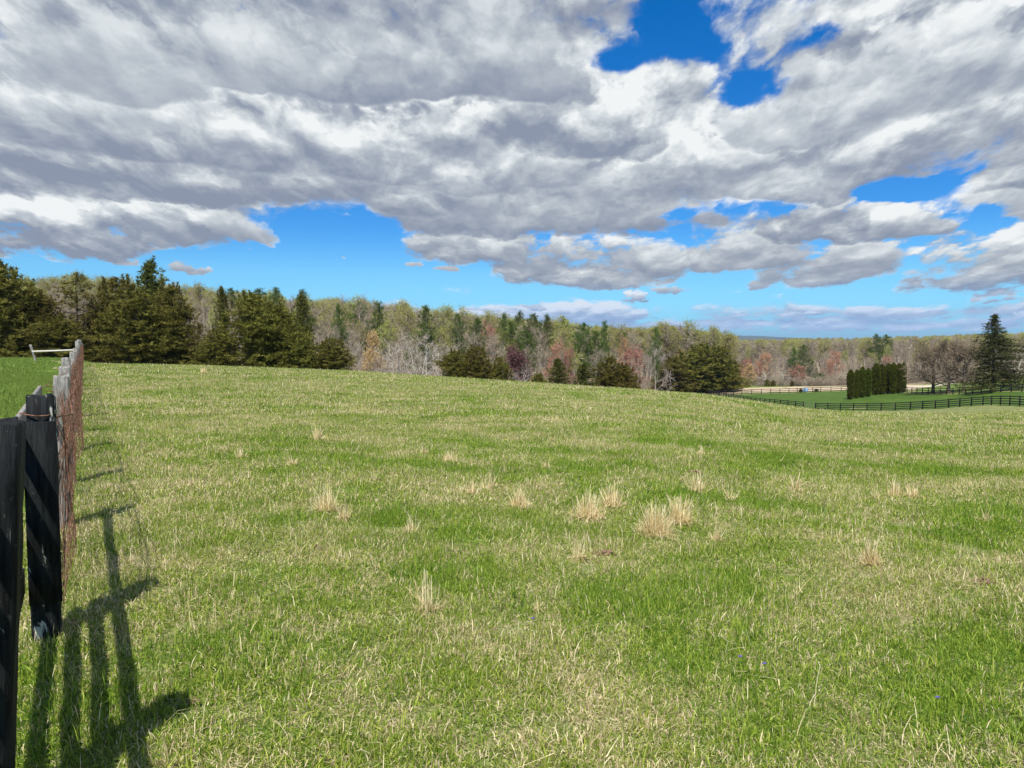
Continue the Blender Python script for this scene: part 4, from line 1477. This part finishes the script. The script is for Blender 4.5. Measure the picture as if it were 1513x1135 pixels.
for i, (px, yb, yt, w) in enumerate([(1256, 591, 547, 11), (1265, 592, 547, 9), (1273, 589, 543, 11), (1282, 588, 545, 11)]):
    plant(ARB[i % 2], px, yt, 152 + i * 1.5, w, ['leftmost clipped arborvitae of the shorter front clump', 'second clipped arborvitae of the shorter front clump', 'third and tallest arborvitae of the shorter front clump', 'right end arborvitae of the shorter front clump'][i], 'arborvitae', 'columnar arborvitae in the paddock', natural=.24)
for i, (px, yt, w) in enumerate([(1293, 538, 13), (1302, 539, 12), (1311, 538, 12), (1319, 537, 11), (1327, 538, 11), (1334, 537, 10)]):
    plant(ARB[i % 2], px, yt, 161 + (i % 3), w, ['leftmost arborvitae of the taller rear clump', 'second arborvitae from the left in the taller rear clump', 'third arborvitae from the left in the taller rear clump', 'fourth arborvitae from the left in the taller rear clump', 'fifth arborvitae from the left in the taller rear clump', 'right end arborvitae of the taller rear clump'][i], 'arborvitae', 'columnar arborvitae in the paddock', natural=.24)

# --- woods behind
SKU = [-60, 0, 60, 130, 200, 260, 330, 380, 450, 510, 560, 600, 650, 700, 760, 800, 850, 900, 950, 1000, 1050, 1075, 1095, 1200, 1290, 1400, 1513, 1600]
SKY_ = [412, 410, 403, 402, 404, 413, 428, 427, 436, 433, 438, 443, 452, 458, 464, 468, 472, 478, 481, 472, 480, 491, 499, 497, 496, 492, 488, 486]


ZONES = [(60, 'behind the leaning rail post'), (150, 'behind the see-through cedar'), (280, 'behind the tall spired cedar'), (350, 'behind the slim green cedar'), (430, 'behind the double-crowned cedar'), (540, 'left of the peach-coloured tree'),
         (600, 'above the left silvery thicket'), (660, 'above the right silvery thicket'), (740, 'above the small cedars'), (800, 'above the maroon plum'), (850, 'above the orange maples'), (900, 'above the central cedar row'),
         (950, 'above the pink maple'), (1000, 'above the round grey tree'), (1085, 'behind the big round cedar'), (1150, 'by the pale-trunked red maple'), (1200, 'by the white leaning sycamore'), (1250, 'left of the clipped arborvitae'),
         (1340, 'behind the arborvitae'), (1395, 'behind the left orchard tree'), (1440, 'behind the right orchard trees'), (9999, 'behind the dark spruce')]
SAME = {}
KINDL = {'bare_tree': 'bare grey tree', 'budding_tree': 'yellow-green budding tree', 'leafing_tree': 'fresh green tree'}


def wood_label(name, u, where):
    z = next(t for lim, t in ZONES if u < lim)
    return '%s %s, %s' % (KINDL[name], where, z)


def wood_row(n, u0, u1, Y0, Y1, drop, kinds, seed, lab, grp, cat):
    r = np.random.default_rng(seed)
    for i in range(n):
        u = u0 + (u1 - u0) * (i + r.random()) / n
        Y = Y0 + (Y1 - Y0) * r.random()
        if 955 < u < 1095: Y = max(Y, 218 + 10 * r.random())
        yt = np.interp(u, SKU, SKY_) + drop[0] + (drop[1] - drop[0]) * r.random() ** 1.3
        x, y, z = world(u, Y)
        H = top_z(yt, Y) - z
        H = float(np.clip(H, 8, 27))
        k = kinds[int(r.integers(0, len(kinds)))]
        t = k.place(x, y, z - .2, H, .8 + .45 * r.random(), label=wood_label(k.name, u, lab), cat=cat, group=grp[k.name], rz=r.random() * 6.28)
        SAME.setdefault(t['label'], []).append((u, t))


LAB = {'bare_tree': 'leafless grey-brown tree in the wood behind the pasture', 'budding_tree': 'woodland tree with a haze of yellow-green buds behind the pasture', 'leafing_tree': 'woodland tree in fresh pale green leaf behind the pasture'}
GRP = {'bare_tree': 'leafless trees of the wood', 'budding_tree': 'yellow-green budding trees of the wood', 'leafing_tree': 'fresh green trees of the wood'}
wood_row(64, -50, 1085, 190, 225, (-6, 8), BARE + BUD + BUD, 1, 'on the skyline', GRP, 'tree')
wood_row(52, -50, 960, 150, 185, (6, 24), BARE + BARE + BUD, 2, 'in mid wood', GRP, 'tree')
wood_row(46, 260, 955, 120, 148, (24, 50), BARE + BARE + BUD + LEAF, 3, 'at the near wood edge', GRP, 'tree')
wood_row(26, 945, 1085, 216, 240, (0, 14), BARE + BUD, 4, 'high up', GRP, 'tree')
LAB2 = {'bare_tree': 'leafless grey-brown tree in the wood beyond the paddock and dry field', 'budding_tree': 'yellow-green budding tree in the wood beyond the paddock and dry field', 'leafing_tree': 'fresh green tree beyond the paddock'}
GRP2 = {'bare_tree': 'leafless trees beyond the paddock', 'budding_tree': 'budding trees beyond the paddock', 'leafing_tree': 'green trees beyond the paddock'}
wood_row(46, 1080, 1560, 250, 285, (24, 46), BARE, 5, 'fronting far wood', GRP2, 'tree')
wood_row(40, 1085, 1560, 290, 340, (10, 30), BARE + BARE + BUD, 6, 'deep in far wood', GRP2, 'tree')


ORD = ['leftmost', 'second from left', 'third from left', 'fourth from left', 'fifth from left', 'sixth from left', 'seventh from left'] + ['%dth from left' % k for k in range(8, 20)]
for lab_, ts in SAME.items():
    ts.sort(key=lambda q: q[0])
    if len(ts) == 2:
        ts[0][1]['label'] += ', left one'; ts[1][1]['label'] += ', right one'
    elif len(ts) > 2:
        for i_, (u_, t_o) in enumerate(ts):
            t_o['label'] += ', ' + (ORD[i_] if i_ < len(ts) - 1 else 'rightmost')


def undergrowth():
    r = np.random.default_rng(66)
    protos = []
    for i in range(3):
        t_, c_, b_ = bare(130 + i, 4, 1.5, clear=.08, nl=6, n2=4, n3=4, ntw=5, upright=.6, twl=.55, tww=.03, multi=4, r0=.09)
        import bmesh
        bm = bmesh.new(); bm.from_mesh(t_); bm.from_mesh(c_)
        me = bpy.data.meshes.new('brush'); bm.to_mesh(me); bm.free()
        me.materials.append(M_TWIG)
        protos.append(me)
    n = 800
    u = np.concatenate([1085 + 480 * r.random(n), 420 + 680 * r.random(n)])
    e0 = np.concatenate([np.full(n, 243.0), np.interp(u[n:], [420, 700, 930, 960, 1080], [108, 110, 122, 216, 220])])
    Y = e0 + 45 * r.random(2 * n) ** 1.6
    x = (u - 756.5) / F * Y
    H = (.3 + .6 * r.random(2 * n) ** 2) * np.where(u > 1085, .9, .9)
    o = scatter('undergrowth', np.column_stack([x, Y, G(x, Y) - .1]), r.random(2 * n) * 6.28, np.column_stack([H * 1.3, H * 1.3, H]), np.zeros(2 * n), protos, None)
    tag(o, 'bare brush and saplings under the trees along the wood edge', 'undergrowth', kind='stuff')


undergrowth()


def far_wood():
    r = np.random.default_rng(77)
    n = 5200
    u = -120 + 1780 * r.random(n)
    Y = 250 * (3600 / 250) ** r.random(n)
    lim = np.where(u > 1085, 330, 235)
    keep = Y > lim
    u, Y = u[keep], Y[keep]
    x = (u - 756.5) / F * Y
    z = G(x, Y)
    dep = Y
    tops = np.interp(u, SKU, SKY_) + 1 + 5 * r.random(len(u))
    Hs = EYE - (tops - 500) / F * dep - z
    H = np.minimum(np.clip(Hs, 4, 60), 18 + 5 * r.random(len(u)))
    ok = H > 5
    x, Y, z, H = x[ok], Y[ok], z[ok], H[ok]
    protos = []
    # joined trunk+crown objects for the scatter
    src = BARE + BUD[:2]
    for i, k in enumerate(src):
        V, T, M, A = [], [], [], []
        off = 0
        me = bpy.data.meshes.new('wood')
        import bmesh
        bm = bmesh.new()
        mats = []
        for j, (pn, m) in enumerate(k.parts):
            n0 = len(bm.faces)
            bm.from_mesh(m)
            bm.faces.ensure_lookup_table()
            for f in bm.faces[n0:]:
                f.material_index = j
            mats.append(m.materials[0])
        bm.to_mesh(me); bm.free()
        for m in mats: me.materials.append(m)
        protos.append(me)
    k = H / 18
    wd = 1.5 * np.clip(Y / 900, 1, 3)
    sc = np.column_stack([k * wd, k * wd, k])
    o = scatter('distant_wood', np.column_stack([x, Y, z - .3]), r.random(len(x)) * 6.28, sc, np.zeros(len(x)), protos, None)
    tag(o, 'far wooded ridge of bare and budding trees reading as one mass', 'wood', kind='stuff')


far_wood()


def far_hills():
    mt = simple_mat('hill_forest', (0.03, 0.045, 0.03), (0.045, 0.06, 0.04), 0.004)
    xs = np.linspace(-4500, 7500, 160)
    ys = np.linspace(8200, 10400, 14)
    X, Y = np.meshgrid(xs, ys)
    ridge = -10 + 50 * np.exp(-((X - 2900) / 700) ** 2) + 6 * np.sin(X / 900) + 4 * np.sin(X / 310 + 1)
    prof = np.exp(-((Y - 9300) / 600) ** 2)
    Z = -70 + (ridge + 70) * prof
    v = np.stack([X, Y, Z], -1).reshape(-1, 3)
    n = len(xs)
    i = np.arange(len(ys) - 1)[:, None]; j = np.arange(n - 1)[None, :]
    q = np.stack([i * n + j, i * n + j + 1, (i + 1) * n + j + 1, (i + 1) * n + j], -1).reshape(-1, 4)
    o = obj('hills', mesh_from('hills', v, q, None, True), mt)
    tag(o, kind='structure')


far_hills()


def haze():
    m = bpy.data.materials.new('haze_air')
    m.use_nodes = True
    nt = NT(m.node_tree)
    nt.n.clear()
    o_ = nt.node('ShaderNodeOutputMaterial')
    v = nt.node('ShaderNodeVolumePrincipled')
    v.inputs['Color'].default_value = (0.55, 0.74, 1.0, 1)
    v.inputs['Density'].default_value = 0.00006
    v.inputs['Anisotropy'].default_value = 0.2
    nt.l.new(v.outputs[0], o_.inputs['Volume'])
    mb = MB()
    mb.box((0, 0, 10), (26000, 26000, 180))
    o = mb.build('haze', m)
    tag(o, kind='stuff')


haze()


# ------------------------------------------------------------------ near fence
def wood_mats():
    def black(wear=0.0):
        m, nt, b = new_mat('black_paint')
        P = nt.node('ShaderNodeTexCoord').outputs['Object']
        mp = nt.node('ShaderNodeMapping'); mp.inputs['Scale'].default_value = (22, 22, 2.2)
        nt.l.new(P, mp.inputs[0])
        grain = nt.noise(mp.outputs[0], 2.4, 8, .65)
        mp2 = nt.node('ShaderNodeMapping'); mp2.inputs['Scale'].default_value = (9, 9, 3.2)
        nt.l.new(P, mp2.inputs[0])
        chip = nt.noise(mp2.outputs[0], 1.3, 7, .66, 1.0)
        worn = nt.step(nt.m('ADD', nt.m('MULTIPLY', chip, .8), nt.m('MULTIPLY', grain, .25)), .655 - wear, .70 - wear)
        scuff = nt.step(nt.noise(P, 30, 5, .7), .60, .72)
        base = nt.mix(nt.step(grain, .35, .68), (0.0015, 0.002, 0.0025), (0.014, 0.018, 0.019))
        base = nt.mix(nt.m('MULTIPLY', scuff, .35), base, (0.09, 0.10, 0.09))
        col = nt.mix(worn, base, (0.42, 0.42, 0.36))
        nt.l.new(col, b.inputs['Base Color'])
        b.inputs['Roughness'].default_value = 0.7
        b.inputs['Specular IOR Level'].default_value = .18
        bp = nt.node('ShaderNodeBump'); bp.inputs['Strength'].default_value = 1.0; bp.inputs['Distance'].default_value = .008
        nt.l.new(nt.m('SUBTRACT', grain, nt.m('MULTIPLY', worn, .3)), bp.inputs['Height']); nt.l.new(bp.outputs[0], b.inputs['Normal'])
        return m

    def grey():
        m, nt, b = new_mat('weathered_wood')
        P = nt.node('ShaderNodeTexCoord').outputs['Object']
        mp = nt.node('ShaderNodeMapping'); mp.inputs['Scale'].default_value = (30, 30, 2.5)
        nt.l.new(P, mp.inputs[0])
        grain = nt.noise(mp.outputs[0], 2.0, 8, .7, .4)
        blot = nt.noise(P, 6, 5, .6)
        col = nt.ramp(grain, [(0.33, (0.05, 0.047, 0.04)), (0.5, (0.24, 0.225, 0.20)), (0.68, (0.46, 0.44, 0.39))])
        col = nt.mix(nt.m('MULTIPLY', nt.step(blot, .5, .62), .7), col, (0.11, 0.115, 0.10))
        nt.l.new(col, b.inputs['Base Color'])
        bp = nt.node('ShaderNodeBump'); bp.inputs['Strength'].default_value = .8; bp.inputs['Distance'].default_value = .005
        nt.l.new(grain, bp.inputs['Height']); nt.l.new(bp.outputs[0], b.inputs['Normal'])
        return m

    def rust():
        m, nt, b = new_mat('rusty_wire')
        P = pos(nt)
        n = nt.noise(P, 25, 4, .6)
        nt.l.new(nt.mix(nt.step(n, .35, .65), (0.11, 0.045, 0.025), (0.30, 0.16, 0.10)), b.inputs['Base Color'])
        b.inputs['Roughness'].default_value = .7
        return m
    return black(), grey(), rust(), black(.09)


M_BLACK, M_GREY, M_RUST, M_BLACKW = wood_mats()
M_PALE = simple_mat('pale_rail_wood', (0.55, 0.50, 0.40), (0.75, 0.71, 0.62), 6, stretch=(1, 1, 6))


def fpt(Y, off=0.0):
    """point on the fence line at world depth Y, off metres to the pasture side"""
    s = Y / FD[1]
    p = F0 + FD * s + FN * off
    return p


AX = np.array([[FD[0], FD[1], 0], [FN[0], FN[1], 0], [0, 0, 1.0]])   # box axes: along, across, up


def post_mesh(w, d, h, seed, rough=.006, roundish=0.0):
    """upright post, origin on the ground, irregular top"""
    r = np.random.default_rng(seed)
    nseg, nh = 16, 9
    th = np.linspace(0, 2 * np.pi, nseg, endpoint=False) + np.pi / 16
    ex = 2 / (5.0 if roundish < .5 else 2.0)
    cx = np.sign(np.cos(th)) * np.abs(np.cos(th)) ** ex * w / 2
    cy = np.sign(np.sin(th)) * np.abs(np.sin(th)) ** ex * d / 2
    V = []
    for k in range(nh):
        f = k / (nh - 1)
        z = -.3 + (h + .3) * f
        V.append(np.column_stack([cx + r.normal(0, rough, nseg) * .5 + rough * math.sin(f * 5 + seed), cy + r.normal(0, rough, nseg) * .5, np.full(nseg, z)]))
    top = V[-1].copy(); top[:, 2] += r.normal(0, .006, nseg) + top[:, 0] * r.normal(0, .06)
    V[-1] = top
    inner = top.copy(); inner[:, :2] *= .86; inner[:, 2] += .004
    V.append(inner)
    V = np.vstack(V)
    q = []
    for k in range(nh):
        for i in range(nseg):
            j = (i + 1) % nseg
            q.append([k * nseg + i, k * nseg + j, (k + 1) * nseg + j, (k + 1) * nseg + i])
    c = len(V); V = np.vstack([V, inner.mean(0)])
    t = [[nh * nseg + i, nh * nseg + (i + 1) % nseg, c] for i in range(nseg)]
    return V, q, t


def build_near_fence():
    root = empty('farm_fence', (*fpt(3.9), g1(*fpt(3.9))))
    tag(root, 'old farm fence of black-painted and weathered grey posts with rusty woven wire along the left', 'fence')
    base = np.array(root.location)
    yaw = math.atan2(FD[1], FD[0])

    def part(name, mesh_, mat, loc, rot=(0, 0, 0)):
        o = obj(name, mesh_, mat, root)
        o.location = np.array(loc) - base
        o.rotation_euler = rot
        return o
    ys = [2.42, 3.97, 6.1, 8.1, 10.15, 12.3, 14.4, 16.6, 18.9, 21.3, 23.8, 26.4, 29.0, 31.8, 34.6, 37.5, 40.5, 43.6, 46.8, 50.0, 53.2, 56.4]
    hts = [1.34, 1.29, 1.25, 1.27, 1.28, 1.22, 1.26, 1.3, 1.24, 1.30, 1.34, 1.36, 1.38, 1.36, 1.4, 1.36, 1.38, 1.4, 1.36, 1.4, 1.36, 1.4]
    r = np.random.default_rng(3)
    for i, (Y, h) in enumerate(zip(ys, hts)):
        off = (-.190, -.086, -.062, -.052)[i] if i < 4 else -.05
        p = fpt(Y, off + (r.normal(0, .012) if i > 2 else 0))
        w = (.15, .135, .115)[i] if i < 3 else .10 + .025 * r.random()
        V, q, t = post_mesh(w, w * 1.0, h, 40 + i, roundish=0 if i in (0,) else (1 if i > 4 else .3))
        mb = MB(); mb.add(V, q=q, t=t)
        tl = (r.normal(0, .012), r.normal(0, .012)) if i > 1 else ((.058, 0), (.012, 0))[i]
        o = part('post', mb.mesh('post', False), M_BLACK if i == 0 else (M_BLACKW if i == 1 else M_GREY), (p[0], p[1], g1(*p)), (tl[0], tl[1], yaw))
        if i == 0: o['label'] = 'black-painted post nearest the camera'
        if i == 1: o['label'] = 'grey post faced with a black board'
    # vertical face board on the second post (facing the camera)
    for (Yp, off, z0, z1, w, mt) in ((3.97, -.078, .20, 1.165, .15, M_BLACK), ):
        p = fpt(Yp, off) - FD * .088
        mb = MB(); mb.box((0, 0, 0), (.026, w, z1 - z0), bev=.004)
        part('face_board', mb.mesh('face_board'), mt, (p[0], p[1], g1(*p) + (z0 + z1) / 2), (0, 0, yaw))
    # black board cap over the top of the second post
    # rails on the far (left) side: four boards between post one and two (and on towards the camera), top board further
    def board(Ya, Yb, h, hh, off, mat, nm='rail', sag=0.0):
        a = fpt(Ya, off); b_ = fpt(Yb, off)
        za = g1(*a) + h; zb = g1(*b_) + h
        L = math.hypot(*(b_ - a))
        mb = MB(); mb.box((0, 0, 0), (L, .025, hh), bev=.004)
        pitch = math.atan2(zb - za, L)
        part(nm, mb.mesh(nm), mat, ((a[0] + b_[0]) / 2, (a[1] + b_[1]) / 2, (za + zb) / 2), (0, -pitch, yaw))
    for h in (.30, .57, .84, 1.12):
        board(0.3, 4.03, h, .135, -.19, M_BLACK)
    board(4.05, 6.15, 1.12, .125, -.185, M_GREY)
    # woven wire on the pasture side
    mb = MB()
    ns = 420
    Yw = np.linspace(3.98, 57, ns)
    pts = np.array([fpt(Y) for Y in Yw])
    gz = G(pts[:, 0], pts[:, 1])
    bul = lambda h, Yv: .022 + .045 * np.sin(Yv * 1.05 + h * 2.2) * np.sin(Yv * .37 + 1) + .022 * np.sin(Yv * 2.6 + h * 5)
    hs = [.03, .13, .23, .34, .45, .57, .70, .84, .98, 1.12, 1.19]
    for k, h in enumerate(hs):
        o = .0 + bul(h, Yw) * (1 if h > .05 else .5)
        zz = gz + h + .015 * np.sin(Yw * 1.9 + k) + (-.05 * np.abs(np.sin(Yw * .75)) if k >= 9 else 0)
        P = np.column_stack([pts[:, 0] + FN[0] * o, pts[:, 1] + FN[1] * o, zz]) - base
        mb.tube(P, .0018, 4, cap=False)
    r = np.random.default_rng(8)
    Yv = 4.0
    while Yv < 57:
        p = fpt(Yv); g = g1(*p)
        hh = np.array([.02, .2, .4, .6, .8, 1.0, 1.17])
        o = bul(hh, Yv) + r.normal(0, .004, 7)
        P = np.column_stack([p[0] + FN[0] * o + r.normal(0, .004, 7), p[1] + FN[1] * o, g + hh]) - base
        mb.tube(P, .0018, 4, cap=False)
        Yv += .10 if Yv < 20 else .15
    # an older layer of the same wire hangs doubled behind it
    Y2 = np.linspace(4.05, 46, 330)
    p2 = np.array([fpt(Y) for Y in Y2]); g2 = G(p2[:, 0], p2[:, 1])
    for k, h in enumerate([.18, .29, .40, .52, .64, .76, .90, 1.04, 1.14]):
        o = -.008 + .02 * np.sin(Y2 * 1.4 + k)
        P = np.column_stack([p2[:, 0] + FN[0] * o, p2[:, 1] + FN[1] * o, g2 + h + .03 * np.sin(Y2 * 1.1 + k * 2)]) - base
        mb.tube(P, .0018, 4, cap=False)
    Yv = 4.1
    while Yv < 46:
        p = fpt(Yv); g = g1(*p); hh = np.array([.1, .4, .7, 1.0, 1.15])
        o = -.008 + .02 * np.sin(Yv * 1.4 + hh * 8) + r.normal(0, .006, 5)
        mb.tube(np.column_stack([p[0] + FN[0] * o + r.normal(0, .02, 5), p[1] + FN[1] * o, g + hh]) - base, .0018, 4, cap=False)
        Yv += .13
    part('wire_mesh', mb.mesh('wire_mesh', True), M_RUST, base)
    # loose rusty strands wrapped and drooping round the post tops
    mb = MB()

    def strand(ctrl, rad=.005):
        ctrl = np.array(ctrl, float)
        t = np.linspace(0, len(ctrl) - 1, len(ctrl) * 7)
        P = np.column_stack([np.interp(t, range(len(ctrl)), ctrl[:, k]) for k in range(3)])
        for _ in range(3):
            P[1:-1] = (P[:-2] + 2 * P[1:-1] + P[2:]) / 4
        W = np.array([[*fpt(a, b), 0] for a, b, c in P]); W[:, 2] = G(W[:, 0], W[:, 1]) + P[:, 2]
        mb.tube(W - base, rad, 5)
    strand([(6.0, -.17, 1.16), (6.8, -.1, 1.2), (7.7, -.02, 1.23), (9.0, .0, 1.22), (11, .02, 1.24), (14, .0, 1.26), (18, .02, 1.3)], .0035)
    strand([(3.98, -.02, 1.17), (4.4, .02, 1.13), (4.8, .06, 1.08), (5.2, .04, 1.12), (6.0, .02, 1.14)], .004)
    strand([(4.0, -.01, .95), (4.5, .04, 1.0), (5.3, .05, 1.08), (6.3, .06, 1.18), (7.6, .05, 1.15)], .003)
    strand([(3.98, .0, 1.17), (4.6, .10, 1.12), (5.2, .12, 1.02), (5.9, .03, .96)], .003)
    strand([(6.1, .0, 1.2), (6.6, .07, 1.14), (7.2, .08, 1.06), (8.0, .01, 1.15)], .004)
    for Y in (3.97, 6.1, 8.1, 10.15):     # wraps round posts
        for h in (1.17, 1.13) if Y > 4 else (1.20,):
            c = fpt(Y, -.084 if Y < 5 else -.055)
            th = np.linspace(0, 6.283, 13)
            W = np.column_stack([c[0] + .083 * np.cos(th), c[1] + .083 * np.sin(th), g1(*c) + h + .008 * np.sin(th * 2)])
            mb.tube(W - base, .0035, 5, cap=False)
    part('loose_wire', mb.mesh('loose_wire', True), M_RUST, base)


build_near_fence()


def build_rail_barrier():
    a = world(53, 44); b_ = world(112, 45)
    t = empty('rail_barrier', a)
    tag(t, 'leaning grey post with one pale rail reaching to the fence at the lawn crest', 'rail barrier')
    V, q, tt = post_mesh(.13, .12, 1.05, 5, roundish=1)
    mb = MB(); mb.add(V, q=q, t=tt)
    o = mb.build('post', M_GREY, t); o.rotation_euler = (0, R(-16), 0)
    mb = MB()
    mb.box((0, 0, 0), (2.55, .04, .09), bev=.006)
    o = mb.build('rail', M_PALE, t)
    o.location = (1.15, .1, .66); o.rotation_euler = (0, R(-2.0), R(10))
    V, q, tt = post_mesh(.14, .14, 1.2, 6, roundish=1)
    mb = MB(); mb.add(V, q=q, t=tt)
    o = mb.build('post', M_GREY, t); o.location = (2.42, .25, .1)


build_rail_barrier()


# ------------------------------------------------------------------ paddock fences
M_FBLACK = simple_mat('black_fence_paint', (0.012, 0.012, 0.012), (0.03, 0.03, 0.028), 2)


def rail_fence(name, pts, label, spacing=2.44, h=1.32, nr=4):
    W = np.array(xy(pts))
    d = np.concatenate([[0], np.cumsum(np.hypot(*np.diff(W, axis=0).T))])
    n = max(1, int(round(d[-1] / spacing)))
    s = np.linspace(0, d[-1], n + 1)
    X = np.interp(s, d, W[:, 0]); Y = np.interp(s, d, W[:, 1]); Z = G(X, Y)
    root = empty(name, (X[0], Y[0], Z[0]))
    tag(root, label, 'fence')
    b0 = np.array([X[0], Y[0], Z[0]])
    pm = MB(); pm.box((0, 0, h / 2 - .1), (.13, .13, h + .2), bev=.01)
    pmesh = pm.mesh('post'); pmesh.materials.append(M_FBLACK)
    r = np.random.default_rng(len(pts))
    for i in range(n + 1):
        j = min(i, n - 1)
        yaw = math.atan2(Y[j + 1] - Y[j], X[j + 1] - X[j])
        o = bpy.data.objects.new('post', pmesh); C.objects.link(o); o.parent = root
        o.location = np.array([X[i], Y[i], Z[i] + r.normal(0, .015)]) - b0
        o.rotation_euler = (r.normal(0, .012), r.normal(0, .012), yaw)
    hs = np.linspace(.28, h - .12, nr)
    for k in range(nr):
        mb = MB()
        for i in range(n):
            a = np.array([X[i], Y[i], Z[i] + hs[k]]) - b0; c = np.array([X[i + 1], Y[i + 1], Z[i + 1] + hs[k]]) - b0
            a[2] += r.normal(0, .01); c[2] += r.normal(0, .01)
            u = c - a; L = np.linalg.norm(u); u /= L
            v = np.cross([0, 0, 1.0], u); v /= np.linalg.norm(v); w = np.cross(u, v)
            mb.box((a + c) / 2 - v * .08, (L - .01, .03, .13), np.array([u, v, w]))
        mb.build('rail', M_FBLACK, root)
    return root


rail_fence('paddock_fence', NEAR_FENCE, 'short stretch of black four-rail fence running down to the paddock gate from the big cedar')
rail_fence('paddock_fence', NEAR_FENCE2, 'near black four-rail paddock fence curving up to the right from the gate')
rail_fence('paddock_fence', FAR_FENCE, 'far black three-rail fence along the back of the paddock', nr=3)


def build_gate():
    a = np.array(world(1187, 134)); b_ = np.array(world(1205, 131))
    t = empty('paddock_gate', a)
    tag(t, 'thin tubular metal gate between two runs of black paddock fence', 'gate')
    L = b_ - a; Ln = np.linalg.norm(L); u = L / Ln
    mt = simple_mat('gate_metal', (0.10, 0.11, 0.10), (0.16, 0.17, 0.15), 3)
    mb = MB()
    for h in (.25, .5, .75, 1.0, 1.2):
        mb.tube([u * .12 + [0, 0, h], u * (Ln - .12) + [0, 0, h]], .018, 6)
    mb.build('gate_bars', mt, t)
    mb = MB()
    for f in (.05, .5, .95):
        mb.tube([u * Ln * f + [0, 0, .2], u * Ln * f + [0, 0, 1.24]], .025, 6)
    mb.build('gate_frame', mt, t)


build_gate()


def build_far_bits():
    # pale blue tub with a thin pole in the dry field
    x, y, z = world(1190, 192)
    t = empty('blue_water_tub', (x, y, z))
    tag(t, 'pale blue tub with a thin pole behind the far paddock fence', 'water tub')
    mb = MB(); mb.tube([(0, 0, 0), (0, 0, .25), (0, 0, .9), (0, 0, 1.0)], [.62, .66, .72, .68], 18)
    mb.build('tub', simple_mat('blue_plastic', (0.22, 0.40, 0.62), (0.35, 0.52, 0.72), 2, .5), t, True)
    mb = MB(); mb.tube([(.1, 0, 0), (.1, 0, 2.9)], .05, 8)
    mb.build('pole', simple_mat('grey_pole', (0.18, 0.2, 0.22), (0.25, 0.27, 0.3), 2, .5), t)
    for i, (px, Y, w, h) in enumerate([(1183, 190, 1.3, 1.0), (1206, 192, 1.6, .8), (1134, 243, 2.6, 2.2), (1142, 243, 2.2, 2.0), (1170, 242, 1.6, 1.8)]):
        x, y, z = world(px, Y)
        CED[0].place(x, y, z, h, w / h / .74, label=['dark low shrub left of the blue tub', 'dark low shrub right of the blue tub', 'olive shrub under the upright pale sycamore', 'olive shrub between the two pale sycamores', 'small dark shrub under the leaning sycamore'][i], cat='shrub', group='low shrubs around the dry field', name='shrub')


build_far_bits()
